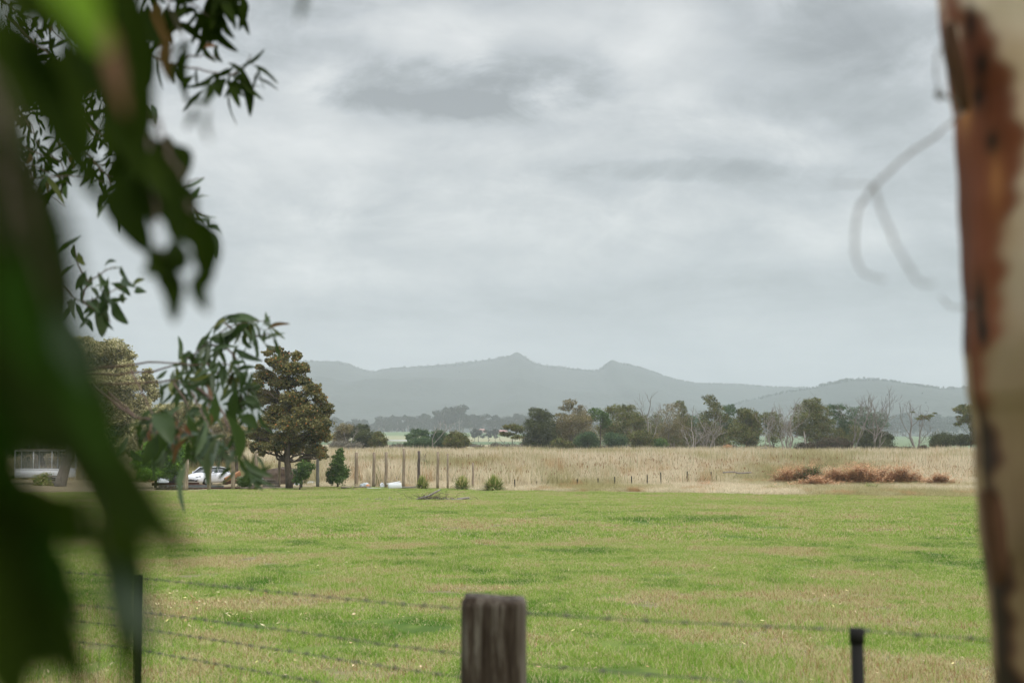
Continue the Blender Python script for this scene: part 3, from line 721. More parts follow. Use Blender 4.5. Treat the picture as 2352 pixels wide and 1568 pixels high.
tree('scrub_tree', 'green scrub tree behind the tall bleached trunk and its neighbour', (1380, 945), 286, [(1330, 720, 70, 60), (1340, 820, 90, 70), (1440, 850, 100, 70), (1560, 730, 80, 60), (1260, 880, 90, 50)], Z5, 'olive', seed=93, n=11000, trunk_r=.14, group=GBG)
tree('scrub_tree', 'dull green scrub tree behind the wide sprawling skeletons', (1720, 945), 287, [(1680, 740, 100, 70), (1700, 840, 130, 80), (1820, 850, 120, 80), (1880, 790, 90, 60)], Z5, 'blue', seed=94, n=12000, trunk_r=.14, group=GBG)
tree('scrub_tree', 'dim olive scrub tree beyond the layered and open crowned trees', (900, 955), 288, [(820, 860, 90, 50), (900, 840, 90, 60), (1000, 850, 100, 60), (880, 760, 70, 50)], Z6, 'olive', seed=95, n=9000, trunk_r=.14, group=GBG)
# bare trees
dead_tree('bare_tree', 'tallest bleached dead tree, straight trunk with a forked bare top', (1300, 940), (1292, 462), 252, Z5, 51, r=.19, spread=.5, tall=.5)
dead_tree('bare_tree', 'many stemmed whitish dead tree with wide sprawling limbs', (1650, 955), (1640, 575), 250, Z5, 52, stems=4, r=.17, spread=.8, fan=.5)
dead_tree('bare_tree', 'leaning pale dead tree with a long limb reaching low to the side', (1755, 955), (1800, 600), 251, Z5, 53, stems=4, r=.15, spread=.85, fan=.6)
dead_tree('bare_tree', 'thin bare grey tree behind the brown spreading crown', (1180, 930), (1160, 560), 275, Z5, 54, stems=3, r=.10, spread=.6, mat='greybark')
dead_tree('bare_tree', 'fine twiggy grey dead tree left of the skeletons, hazier than the rest', (1450, 940), (1420, 545), 280, Z5, 55, stems=3, r=.10, spread=.65, mat='greybark')
dead_tree('bare_tree', 'bare sapling with low side limb, left of the multi stemmed white skeleton', (152, 965), (130, 545), 249, Z6, 56, stems=2, r=.11, spread=.6)
dead_tree('bare_tree', 'large whitish many stemmed skeleton in front of the domed tree', (312, 965), (320, 505), 248, Z6, 57, stems=5, r=.15, spread=.7, fan=.55, tall=.4)
dead_tree('bare_tree', 'bare twigs showing above the domed crown', (600, 900), (520, 450), 275, Z6, 58, stems=2, r=.12, spread=.7, fan=.4, tall=.5)
dead_tree('bare_tree', 'straight grey dead tree with two bare forks, left of the tallest grey one', (888, 970), (870, 478), 249, Z6, 59, stems=2, r=.14, spread=.55, fan=.2, mat='greybark')
dead_tree('bare_tree', 'tallest grey bare tree with twin trunks and a fan of fine branches', (1045, 980), (1010, 415), 247, Z6, 60, stems=2, r=.17, spread=.6, fan=.08, mat='greybark', depth=5)
dead_tree('bare_tree', 'short crooked bleached stem in front of the dark bushy tree', (1075, 985), (1110, 790), 246, Z6, 61, stems=1, r=.12, spread=.6, depth=2)
dead_tree('bare_tree', 'bare boughs of grey wood rising through the lone thin tree', (1422, 975), (1420, 520), 250.5, Z6, 62, stems=2, r=.2, spread=1.1, mat='greybark', depth=5, tall=.42, fan=.12)
dead_tree('bare_tree', 'thin pale twiggy tree in the small clump behind the brown tree', (270, 360), (262, 240), 256, Z4, 63, stems=4, r=.07, spread=.7, fan=.5)
dead_tree('bare_tree', 'small bleached skeleton in front of the small clump of trees', (400, 375), (408, 205), 248, Z4, 64, stems=2, r=.11, spread=.8, fan=.3)
dead_tree('bare_tree', 'thin white leaning dead stem rising between two small green trees', (1056, 375), (1008, 160), 246, Z4, 65, stems=1, r=.10, spread=.6, depth=2, tall=.75)
dead_tree('bare_tree', 'small grey sapling with bare twigs standing in the reeds behind the posts', (990, 520), (985, 405), 128, Z4, 66, stems=1, r=.03, spread=.8, mat='greybark', depth=3)
# broken stump
mb = MB(); b = Z6(470, 960); B = G(b[0], 248); T = W(*Z6(462, 800), 248)
mb.tube([B, B + (T - B) * .6 + [.15, 0, 0], T], [.2, .17, .05], 7)
st = empty('broken_stump', B, label='short snapped pinkish trunk before the domed tree', cat='dead tree'); mb.build('trunk', M['deadwood'], st, smooth=True)
# left clump and the small trees on the flat
GL = 'small trees on the flat left of the belt'
tree('olive_tree', 'pale olive brown tree of the small clump behind the brown tree', (350, 370), 256, [(360, 230, 70, 38), (320, 285, 62, 40), (330, 330, 60, 30), (420, 250, 50, 36)], Z4, 'brownolive', seed=71, n=8000, trunk_r=.14, group=GL)
tree('dark_tree', 'dark green taller tree in the middle of the small clump', (510, 370), 253, [(490, 228, 56, 36), (505, 290, 70, 48), (560, 325, 60, 40), (470, 330, 60, 40), (440, 270, 40, 30)], Z4, 'dark', seed=72, n=11000, trunk_r=.16, group=GL)
tree('bushy_tree', 'lighter green bushy tree closing the small clump', (620, 370), 251, [(610, 285, 46, 36), (635, 318, 52, 38), (590, 335, 50, 34), (655, 345, 30, 18)], Z4, 'olive', seed=73, n=7000, trunk_r=.12, group=GL)
tree('flat_top_tree', 'small flat topped blue green tree with a clear gap under its crown', (930, 365), 252, [(930, 250, 62, 20), (880, 280, 50, 18), (970, 262, 40, 18), (855, 300, 30, 12), (990, 290, 30, 14)], Z4, 'blue', seed=74, n=3800, trunk_r=.10, bark='greybark', group=GL)
shrub('bright blue green bush at the foot of the flat topped tree', (950, 372), 248, [(950, 332, 88, 30), (900, 345, 50, 22), (840, 345, 25, 12)], Z4, 'blue', 75, 7500, group=GL)
tree('leafy_tree', 'dark blue green tree just right of the white leaning stem', (1090, 370), 254, [(1090, 285, 64, 44), (1060, 330, 60, 36), (1120, 330, 60, 36)], Z4, 'blue', seed=76, n=8000, trunk_r=.13, group=GL)
tree('brown_bushy_tree', 'rounded brown green tree standing right of the dark blue green one', (1230, 370), 249, [(1225, 295, 76, 44), (1240, 335, 84, 36), (1180, 335, 50, 34), (1280, 320, 40, 36)], Z4, 'olive', seed=77, n=12000, trunk_r=.14, group=GL)
shrub('twiggy grey green bush in the reeds behind the posts', (990, 530), 128, [(990, 500, 32, 18)], Z4, 'green', 78, 900, s=.12)
shrub('loose brown scrub below the small clump of trees', (330, 385), 246, [(300, 350, 70, 26), (420, 358, 60, 20)], Z4, 'grey', 79, 3500)

# ------------------------------------------------------------------ trees by the yard
tree('blackwood_tree', 'tall rust tinged blackwood with a full uneven crown behind the tall posts', (607, 1445), 109.5,
     [(470, 158, 72, 30), (400, 195, 50, 24), (560, 215, 56, 36), (665, 222, 56, 42), (480, 268, 92, 48), (325, 322, 44, 28), (740, 330, 54, 54), (600, 335, 120, 60), (380, 405, 100, 55), (300, 500, 66, 60), (290, 560, 50, 40), (540, 470, 120, 60), (720, 450, 78, 48), (820, 530, 82, 52), (420, 600, 118, 62), (330, 640, 66, 50), (640, 620, 125, 62), (885, 615, 66, 48), (500, 740, 125, 66), (760, 740, 132, 76), (945, 725, 62, 68), (405, 840, 88, 58), (600, 860, 125, 66), (850, 860, 136, 76), (285, 905, 52, 40), (350, 965, 115, 58), (230, 960, 44, 34), (550, 985, 125, 58), (780, 985, 135, 56), (935, 955, 56, 66), (450, 1065, 120, 42), (310, 1050, 66, 40), (640, 1080, 98, 48), (850, 1100, 96, 56), (905, 1150, 50, 32), (340, 1120, 50, 30), (260, 1090, 26, 30), (750, 1180, 58, 34)], ZM,
     'black', seed=101, n=50000, s=.15, trunk_r=.30, bark='bark', clump_r=.25, aspect=.6, thick=.9, fork=.16, nb=1.4, shell=.4)
# low side shoots at the blackwood's foot are their own little tree
shrub('leafy suckers growing against the blackwood trunk', (700, 1440), 107.5, [(730, 1265, 56, 56), (700, 1325, 58, 60), (790, 1250, 60, 36), (675, 1385, 36, 40), (760, 1320, 40, 36)], ZM, 'green', 102, 2600, s=.13)
shrub('small bright green sapling bush standing alone between posts', (1052, 1442), 111, [(1075, 1120, 36, 40), (1062, 1180, 58, 60), (1050, 1260, 78, 70), (1105, 1310, 66, 60), (985, 1370, 40, 46), (1065, 1370, 70, 44), (1010, 1310, 56, 56), (1090, 1160, 30, 40)], ZM, 'green', 103, 5200, s=.13, trunk_r=.08, name='sapling', fat=.98)
GY = 'trees round the yard at the left'
tree('tall_yard_tree', 'big pale olive tree with creamy tips towering over the yard', (640, 1560), 140,
     [(330, 170, 120, 50), (430, 250, 150, 80), (640, 240, 170, 80), (760, 330, 120, 90), (560, 420, 220, 100), (800, 440, 90, 60), (1015, 520, 60, 60), (1000, 620, 110, 70), (700, 600, 220, 110), (500, 620, 200, 120), (620, 760, 240, 110), (1080, 720, 66, 64), (950, 830, 90, 90), (780, 930, 180, 110), (500, 900, 200, 140), (300, 400, 120, 120), (250, 700, 140, 160), (960, 1080, 150, 110), (700, 1100, 220, 130), (900, 1250, 170, 110), (620, 1260, 170, 110)], ZL,
     'pale', seed=111, n=76000, s=.19, trunk_r=.35, bark='bark', group=GY, clump_r=.24)
tree('middle_yard_tree', 'olive yellow tree behind the white car', (1420, 1560), 134,
     [(1080, 980, 120, 100), (1010, 1110, 140, 120), (1120, 1160, 130, 100), (1200, 890, 110, 60), (1400, 870, 115, 72), (1550, 900, 90, 60), (1300, 980, 190, 80), (1500, 1050, 150, 90), (1250, 1120, 150, 80), (1600, 1010, 90, 70), (1420, 1180, 180, 90), (1250, 1260, 120, 80), (1600, 1200, 110, 100)], ZL,
     'pale', seed=112, n=42000, s=.17, trunk_r=.3, bark='bark', group=GY, clump_r=.24)
tree('straw_tree', 'straw yellow feathery tree left of the blackwood', (1960, 1480), 130,
     [(1860, 1010, 100, 44), (1950, 1095, 110, 50), (1890, 1175, 120, 56), (2010, 1230, 84, 44), (1880, 1260, 110, 50), (1780, 1080, 80, 60), (1960, 1310, 60, 30)], ZL,
     'paleyellow', seed=113, n=15000, s=.13, trunk_r=.2, bark='bark', group=GY, clump_r=.24)
tree('dark_yard_tree', 'dense dark scrubby tree behind the gap between car and posts', (1700, 1560), 138, [(1700, 1300, 160, 90), (1560, 1380, 140, 90), (1250, 1400, 160, 90), (1750, 1400, 100, 80)], ZL, 'dark', seed=114, n=16000, s=.17, trunk_r=.2, group=GY)
tree('bright_green_tree', 'bright fresh green young tree on a dark trunk beside the steel beams', (1052, 1292), 109.5,
     [(1040, 1000, 76, 52), (1175, 985, 70, 56), (1110, 960, 70, 40), (1050, 1100, 110, 60), (1200, 1060, 56, 66), (1000, 1170, 80, 42), (1130, 1150, 80, 40), (960, 1080, 60, 60)], ZG,
     'fresh', seed=115, n=17000, s=.15, trunk_r=.13, bark='bark', group=GY)
tree('shade_tree', 'shadowed dark tree at the far left edge of the yard behind the trailer', (300, 1300), 134, [(200, 500, 200, 120), (150, 800, 260, 160), (350, 700, 160, 120), (380, 930, 170, 90), (100, 960, 200, 80), (0, 700, 200, 200)], ZG, 'dark', seed=116, n=30000, s=.22, trunk_r=.3, group=GY)
shrub('weedy bush with reddish tips against the trailer', (240, 1320), 116, [(290, 1210, 55, 45), (320, 1270, 50, 50), (260, 1270, 40, 50)], ZG, 'tuft', 117, 3500, s=.14, name='bush', group='bushes in the yard')
mb = MB(); b0 = ZG(425, 1330); B = G(b0[0], 114)
tr = empty('yard_tree', B, label='grey slanting trunk between the caged trailer and the hanging leaves', cat='tree', group=GY)
mb.tube(curve([B + [0, 0, -.1], W(*ZG(405, 1250), 114), W(*ZG(430, 1150), 114), W(*ZG(470, 1030), 114), W(*ZG(480, 900), 114)], 16), np.linspace(.55, .3, 17), 12)
mb.build('trunk', M['greybark'], tr, smooth=True)
V, Q, rn, cl = crown([(B[0] + .8, B[1], B[2] + 6.5, 3, 2.5, 1.6), (B[0] - 1, B[1], B[2] + 7.5, 2.5, 2, 1.5)], 9000, .2, rng(5))
mesh_np('crown', V, Q, M['dark'], tr, {'rnd': rn, 'clump': cl})

# ------------------------------------------------------------------ tall round posts
M['post'] = m_bark('weathered_round_post', (.17, .125, .085), (.36, .29, .21), (5, 5, .6), .4)
M['darkpost'] = m_bark('dark_round_post', (.06, .045, .035), (.15, .12, .10), (5, 5, .6), .4)
M['greypost'] = m_bark('grey_round_post', (.10, .10, .085), (.24, .23, .20), (5, 5, .6), .4)
def post(label, x, ybase, ytop, d, conv, r, mat, lean=0, seed=0):
    R = rng(seed + 500); a = conv(x, ybase); t = conv(x + lean, ytop); d = d_of(a[1]); B = G(a[0], d); T = W(*t, d)
    r = r * .8; o = MB(); P = wig(B + [0, 0, -.1], T, R, .004, 6); o.tube(P, np.linspace(r, r * .88, 6) * R.uniform(.98, 1.02, 6), 12)
    rt = empty('fence_post', B, label=label, cat='post', group='tall round posts along the yard edge')
    o.build('pole', M[mat], rt, smooth=True)
    e = MB(); rr = r * .885; e.tube([T - [0, 0, .002], T + [0, 0, .012]], [rr, rr * .9], 12); e.build('top_face', M['deadwood'], rt)
post('thick pale round post just right of the small green sapling', 443, 672, 410, 111, Z4, .19, 'post', 0, 1)
post('second tall post right of the sapling, between two rubbish bags', 581, 680, 410, 111, Z4, .16, 'post', 0, 2)
post('pale post standing before the white rubbish bags', 676, 684, 408, 110, Z4, .16, 'post', 0, 3)
post('tallest pale post of the row, right of the white rubbish bags', 815, 686, 380, 110, Z4, .155, 'post', 0, 4)
post('darkest post of the row, its foot behind the smallest tussock', 932, 684, 398, 114, Z4, .15, 'darkpost', 0, 5)
post('slim brown post between the two smaller tussocks', 1081, 692, 405, 108, Z4, .14, 'post', 0, 6)
post('thin brown post left of the middle tussock', 1158, 692, 418, 108, Z4, .105, 'post', 0, 7)
post('faint short post deep in the reeds behind the middle tussock', 1275, 640, 527, 118, Z4, .11, 'post', 0, 8)
post('shortest of the brown posts, between the middle and largest tussocks', 1356, 692, 493, 107, Z4, .115, 'post', 0, 9)
post('slim post in the shade under the blackwood crown, left of its trunk', 508, 1442, 1150, 109, ZM, .16, 'post', 4, 10)
post('greenish post right of the blackwood trunk, behind its suckers', 716, 1445, 1215, 110, ZM, .16, 'greypost', 4, 11)
post('dark grey post at the right edge of the blackwood crown', 870, 1440, 1160, 111, ZM, .17, 'greypost', 0, 12)
post('pale post with rough sides left of the pallet heap, right of the orange board', 1255, 752, 330, 106, ZC, .20, 'post', -3, 13)
post('pale post before the orange board, its top among hanging gum leaves', 985, 755, 330, 106, ZC, .20, 'post', -5, 14)
post('leaning post standing across the bonnet of the white car', 703, 762, 390, 105, ZC, .19, 'post', 8, 15)
post('whitish stub of a post left of the car, at the end of the steel beams', 428, 776, 400, 104, ZC, .24, 'post', 0, 16)
post('squared timber post in front of the caged trailer', 130, 520, 200, 112, ZT, .24, 'post', 4, 17)

# thin dark pickets strung along the reeds
M['picket'] = simple('dark_steel', (.014, .013, .012), .75, spec=.15)
def picket(label, x, yb, yt, conv, d, i, w=.05):
    a = conv(x, yb); e = float(np.interp(a[0], [q for q, _ in EDGE], [q for _, q in EDGE])); e += float(np.interp(a[0], [300, 700, 1000, 1150, 1500, 1800, 2400], [16, 7, 4.5, 4.5, 17, 40, 44]))
    d = min(e - .6, 118 + i); B = G(a[0], d); T = W(*conv(x, yt), d)
    Bb = W(*conv(x, yb), d)
    rt = empty('steel_picket', [B[0], B[1], min(B[2], Bb[2])], label=label, cat='picket', group='dark steel pickets along the edge of the reeds')
    o = MB(); h = T[2] - min(B[2], Bb[2]) + .1; c = [T[0], d, T[2] - h / 2]
    for a_ in (0, 2 * PI / 3, 4 * PI / 3):
        o.box([c[0] + math.cos(a_) * w * .35, c[1] + math.sin(a_) * w * .35, c[2]], (w * .7, .016, h), rz=a_)
    o.build('blade', M['picket'], rt)
names = ['first dark picket right of the largest tussock', 'short dark picket second right of the largest tussock', 'tall dark picket third from the largest tussock', 'picket beside a dead weed, fourth from the largest tussock',
         'faint short picket, fifth along from the largest tussock', 'slim black picket sixth along from the largest tussock', 'dark picket seventh from the largest tussock, below the tall bleached tree', 'small picket poking out higher in the reeds next to a russet weed',
         'tiny faint picket deep in the reeds', 'last tiny picket, deepest towards the russet bracken']
for i, (x, yb, yt) in enumerate([(125, 1268, 1210), (308, 1275, 1225), (659, 1268, 1208), (837, 1262, 1200), (980, 1225, 1188), (1124, 1242, 1182), (1258, 1220, 1172), (1374, 1175, 1150), (1600, 1165, 1142), (1805, 1168, 1145)]):
    picket(names[i], x, yb, yt, Z5, 96 + i * 1.5 if i < 7 else 112, i, .07)
picket('small rusty picket among the rubbish between two tall posts', 757, 648, 604, Z4, 110, 11, .07)

# ------------------------------------------------------------------ tussocks
def tussock(label, x, y, w, h, conv, d, seed, n=650):
    R = rng(seed); a = conv(x, y); d = d_of(a[1]) - 1.2; B = G(a[0], d); s = conv(1, 0)[0] - conv(0, 0)[0]; Wm = w * s * d / 3274; Hm = h * s * d / 3274
    az = R.uniform(0, 2 * PI, n); el = np.radians(R.uniform(24, 92, n)); L = R.uniform(.65, 1.25, n); seg = 7; rows = []; sdx, sdy = -np.sin(az), np.cos(az)
    b0 = R.normal(size=(n, 2)) * .10
    for i in range(seg + 1):
        t = i / seg; o = L * np.cos(el) * t * (1 - .12 * t); z = L * np.sin(el) * t - .42 * t * t * t * np.cos(el) - .05 * t * t
        c = np.column_stack([b0[:, 0] + o * np.cos(az), b0[:, 1] + o * np.sin(az), np.maximum(z, .01)]); w_ = .034 * (1 - t) ** .6
        if i < seg: rows.append(np.stack([c - np.column_stack([sdx, sdy, 0 * az]) * w_, c + np.column_stack([sdx, sdy, 0 * az]) * w_], 1))
        else: rows.append(c[:, None])
    V = np.concatenate(rows, 1); m = V.shape[1]; bs = np.arange(n)[:, None] * m; V = V.reshape(-1, 3) * [Wm / 1.25, Wm / 1.25, Hm * 1.1]
    Q = np.concatenate([bs + np.array([[2 * i, 2 * i + 1, 2 * i + 3, 2 * i + 2]]) for i in range(seg - 1)]); T = bs + np.array([[2 * seg - 2, 2 * seg - 1, 2 * seg]])
    rn = np.repeat(R.uniform(0, 1, n), m); hg = np.repeat(np.degrees(el) / 90, m)
    rt = empty('tussock', B, label=label, cat='tussock', group='big green tussocks at the edge of the lawn')
    mesh_np('blades', V, [Q, T], M['tuft'], rt, {'rnd': rn, 'clump': hg * .8}, local=True)
tussock('smallest green tussock, upright, at the foot of the darkest post', 962, 690, 128, 96, Z4, 107, 201)
tussock('middle green tussock with straw skirts, between thin brown posts', 1272, 696, 150, 98, Z4, 106, 202)
tussock('largest round green tussock standing alone right of the post row', 1520, 706, 190, 106, Z4, 103, 203, 950)

# ------------------------------------------------------------------ bracken and gorse island
def plume_bush(label, x, y, rx, ry, conv, d, seed, n=130, mat='bracken', up=.5):
    R = rng(seed); a = conv(x, y); s = (conv(1, 0)[0] - conv(0, 0)[0]) * 1.15; d = d + 12 if d > 89 and mat == 'bracken' else d + 8; k = d / 3274
    B = G(a[0], d); top = W(*conv(x, y - 2 * ry), d)[2]; h = max(.4, top - B[2]) * (1.55 if mat == 'bracken' else 1.3); wx = rx * s * k
    V = []; Q = []; rn = []; cl = []; m = 0
    for i in range(int(n * 1.4)):
        p = np.array([R.normal() * wx * .66, R.normal() * wx * .3, 0]); az = R.uniform(0, 2 * PI); L = h * R.uniform(.25, 1.1) * (1 - .45 * min(1, abs(p[0]) / wx))
        dr = np.array([math.cos(az), math.sin(az), 0]) * R.uniform(.15, .8); P = [p]
        for j in range(10):
            t = (j + 1) / 10; P.append(p + dr * L * t * t * .9 + np.array([0, 0, L * (t - .28 * t * t * t)]))
        P = np.array(P); c_ = R.uniform(0, 1)
        for j in range(2, 11):
            for q in range(3):
                o = P[j] + R.normal(size=3) * .04; ang = R.uniform(0, 2 * PI); dd = np.array([math.cos(ang), math.sin(ang), R.uniform(-.1, .7)]); dd /= np.linalg.norm(dd)
                l = .24 * (1.25 - j / 12) * R.uniform(.7, 1.3); u = np.cross(dd, [0, 0, 1.]) * l * .22
                V.append([o - u * .2, o + dd * l * .5 - u, o + dd * l, o + dd * l * .5 + u]); rn.append(R.uniform(0, 1)); cl.append(c_)
    V = np.array(V).reshape(-1, 3); nn = len(V) // 4
    rt = empty('bracken_clump' if mat == 'bracken' else 'gorse_bush', B, label=label, cat='bracken' if mat == 'bracken' else 'shrub', group='russet bracken island before the reeds' if mat == 'bracken' else None)
    mesh_np('fronds', V, np.arange(nn * 4).reshape(nn, 4), M[mat], rt, {'rnd': np.repeat(rn, 4), 'clump': np.repeat(cl, 4)}, local=True)
for i, (lb, x, y, rx, ry, d, n) in enumerate([
    ('reddish brown bracken clump at the left end of the island', 320, 1215, 105, 50, 100, 260),
    ('dark rust bracken under the green gorse tuft', 480, 1225, 110, 72, 99, 300),
    ('low tawny bracken trailing in front of the island', 560, 1270, 130, 40, 94, 240),
    ('feathery orange brown bracken left of the island middle', 720, 1250, 110, 66, 97, 300),
    ('broad orange brown bracken in the middle of the island', 930, 1245, 130, 80, 97, 380),
    ('bracken with grey green tips behind the middle clumps', 900, 1200, 110, 60, 104, 240),
    ('tall bright russet bracken towards the pale trunk', 1300, 1235, 130, 70, 98, 380),
    ('rusty bracken between the middle and tall clumps', 1120, 1235, 110, 62, 99, 280),
    ('small detached bracken clump at the right end of the island', 1620, 1260, 85, 50, 95, 190)]):
    plume_bush(lb, x, y, rx, ry, Z6, d, 300 + i, n)
plume_bush('dark green gorse tuft crowning the left end of the bracken island', 530, 1170, 70, 52, Z6, 102, 320, 170, 'green')
plume_bush('small grey green tuft rising behind the bracken island', 880, 1150, 50, 38, Z6, 105, 321, 90, 'tuft')
plume_bush('low green tuft in front of the bracken island', 1030, 1295, 42, 30, Z6, 90, 322, 60, 'tuft')
plume_bush('flattened brown green grass clump left of the bracken island', 180, 1318, 70, 24, Z6, 88, 323, 120, 'tuft')
plume_bush('flattened tawny grass clump on the dry margin', 1750, 1278, 75, 20, Z5, 93, 324, 110, 'bracken')
plume_bush('dead russet weed beside the higher picket', 1385, 1225, 35, 24, Z5, 108, 325, 60, 'bracken')

# ------------------------------------------------------------------ stick pile on the lawn
R = rng(400)
b = ZR(1180, 415); B = G(b[0], 71.5)
sp = empty('stick_pile', B, label='low pile of bare twigs and pale sticks lying on the lawn', cat='stick pile')
mb = MB()
for i in range(75):
    o = np.array([R.normal() * .55, R.normal() * .3, R.uniform(0, .10)]); az = R.uniform(0, 2 * PI); L = R.uniform(.3, 1.0); el = abs(R.normal()) * .35
    dd = np.array([math.cos(az) * math.cos(el), math.sin(az) * math.cos(el), math.sin(el)]) * L
    mb.tube(wig(o, o + dd, R, .09, 6, .08), [.010, .009, .008, .006, .004, .003], 4, False)
mb.build('twigs', M['bark'], sp, local=True)
mb = MB()
mb.tube([[-.75, -.2, .05], [-.1, -.1, .25], [.45, 0, .55]], [.055, .05, .04], 8); mb.tube([[1.3, .1, .06], [1.9, -.05, .14]], [.07, .05], 8); mb.tube([[1.0, -.2, .05], [1.6, -.3, .08]], [.04, .03], 8)
mb.build('bare_stick', M['deadwood'], sp, smooth=True, local=True)
mb = MB()
for i in range(60):
    x = R.uniform(-3.6, 2.4); mb.tube(wig(np.array([x, R.normal() * .3, .03]), np.array([x + R.uniform(-.4, .4), R.normal() * .3, .06]), R, .1, 4), .014, 4, False)
mb.build('bark_scraps', M['deadwood'], sp, local=True)

# ------------------------------------------------------------------ rubbish and building stuff at the yard edge
M['white'] = simple('white_plastic', (.74, .75, .77), .45, .08)
M['tarp'] = simple('pale_grey_tarp', (.46, .50, .52), .55, .12, 2)
M['rust'] = simple('rusty_steel', (.13, .055, .035), .85, .5, 12)
M['zinc'] = simple('galvanised_steel', (.32, .34, .35), .4, .2, 8, metal=.4)
M['plank'] = m_bark('weathered_plank', (.12, .095, .075), (.34, .29, .23), (.8, 6, 6), .3)
M['orange'] = simple('orange_board', (.52, .24, .11), .7, .25)
M['soil'] = simple('dug_soil', (.075, .052, .036), .95, .6, 2.2, bstr=1)
M['rubber'] = simple('rubber', (.02, .02, .02), .8)
def crumple(name, label, x, y, w, h, conv, d, mat, seed, cat, depth=.5, group=None, sharp=.16):
    R = rng(seed); a = conv(x, y); s = conv(1, 0)[0] - conv(0, 0)[0]; d = d_of(a[1]) if d < 116 else d; k = d / 3274; B = G(a[0], d); wx, hz = w * s * k, h * s * k
    n, m = 22, 14; V = []
    ph = R.uniform(0, 6.3, 8)
    for i in range(m):
        t = i / (m - 1) * PI * .5
        for j in range(n):
            f = j / n * 2 * PI
            r = 1 + sharp * math.sin(3 * f + ph[0] + 2 * t) + sharp * .8 * math.sin(5 * f + ph[1] - 3 * t) + sharp * .6 * math.sin(9 * f + ph[2] + 4 * t) + R.normal() * sharp * .25
            V.append([math.cos(f) * math.cos(t) ** .6 * wx * .5 * r, math.sin(f) * math.cos(t) ** .6 * depth * .5 * r, math.sin(t) ** .8 * hz * (1 + sharp * .6 * math.sin(2 * f + ph[3])) + .001])
    Q = [[i * n + j, i * n + (j + 1) % n, (i + 1) * n + (j + 1) % n, (i + 1) * n + j] for i in range(m - 1) for j in range(n)]
    o = mesh_np(name, np.array(V) + B, np.array(Q), M[mat]); tag(o, label, cat, group)
    return o
GR = 'rubbish at the foot of the tall posts'
crumple('rubbish_bag', 'crumpled white and brown bag between the first two tall posts', 515, 682, 76, 34, Z4, 112, 'tarp', 1, 'bag', .7, GR)
crumple('paper_scrap', 'rust brown cloth heap on the crumpled bag between the first posts', 535, 683, 30, 26, Z4, 111.5, 'orange', 2, 'cloth', .5, GR)
crumple('rubbish_bag', 'round mouthed white bag beside the third tall post', 645, 682, 36, 36, Z4, 112, 'white', 3, 'bag', .6, GR)
crumple('rubbish_bag', 'pointed white bag behind the white box', 762, 684, 34, 40, Z4, 112.5, 'white', 4, 'bag', .5, GR, .28)
crumple('rubbish_bag', 'small low white bag right of the white box', 790, 686, 30, 16, Z4, 112, 'tarp', 5, 'bag', .5, GR)
crumple('cement_bag', 'pale sack lying by the greenish post near the soil heap', 1905, 690, 100, 36, ZC, 112.5, 'tarp', 6, 'sack', .8, None, .06)
crumple('cement_bag', 'pale slab of a sack behind the blackwood suckers', 1745, 700, 80, 30, ZC, 113.5, 'white', 7, 'sack', .6, None, .06)
crumple('soil_heap', 'dark brown heap of dug soil behind the blackwood trunk', 1560, 715, 560, 180, ZC, 121, 'soil', 8, 'soil heap', 4.5, None, .13)
crumple('tarpaulin', 'pale grey tarpaulin draped over a heap left of the car', 165, 690, 200, 125, ZC, 117, 'tarp', 9, 'tarpaulin', 2.6, None, .05)
b = ZR(722, 222); B = G(b[0], 109)
mb = MB(); mb.box(B + [0, 0, .22], (1.0, .5, .42), rz=.2, tilt=.06, bev=.04); mb.box(B + [-.1, .05, .45], (1.05, .55, .05), rz=.2, tilt=.16)
o = mb.build('white_box', M['white']); tag(o, 'white oblong foam box with a skewed lid at the foot of the posts', 'box', GR)
b = ZR(580, 215); B = G(b[0], 109)
mb = MB(); mb.box(B + [-.6, 0, .05], (1.3, .25, .05), rz=.15, tilt=-.05); o = mb.build('white_board', M['white']); tag(o, 'thin white board lying left of the white box', 'board', GR)
b = ZR(200, 205); B = G(b[0], 110)
mb = MB(); mb.box(B + [-.5, 0, .06], (.8, .4, .12), rz=.3); mb.box(B + [.7, .1, .08], (1.3, .3, .12), rz=-.1, tilt=.03); o = mb.build('old_planks', M['plank']); tag(o, 'short dark planks lying right of the green sapling', 'planks', GR)
b = ZR(900, 215); B = G(b[0], 109)
mb = MB(); mb.tube([B + [-.5, 0, .08], B + [.7, .1, .14]], [.07, .05], 7); o = mb.build('fallen_branch', M['deadwood'], smooth=True); tag(o, 'short grey branch lying between the tallest post and the smallest tussock', 'branch', GR)
mb = MB(); mb.tube(curve([W(*Z5(1905, 1152), 103), W(*Z5(2000, 1147), 103), W(*Z5(2040, 1157), 103), W(*Z5(2150, 1152), 103)], 12), .06, 6)
o = mb.build('fallen_branch', M['deadwood'], smooth=True); tag(o, 'long thin pale branch lying across the dry grass left of the bracken', 'branch')
mb = MB(); mb.tube(curve([W(*Z5(2190, 990), 240), W(*Z5(2210, 965), 240), W(*Z5(2250, 940), 240), W(*Z5(2290, 950), 240)], 12), .1, 6)
o = mb.build('fallen_branch', M['deadwood'], smooth=True); tag(o, 'bleached fallen limb in the reeds right of the round crowned tree', 'branch')

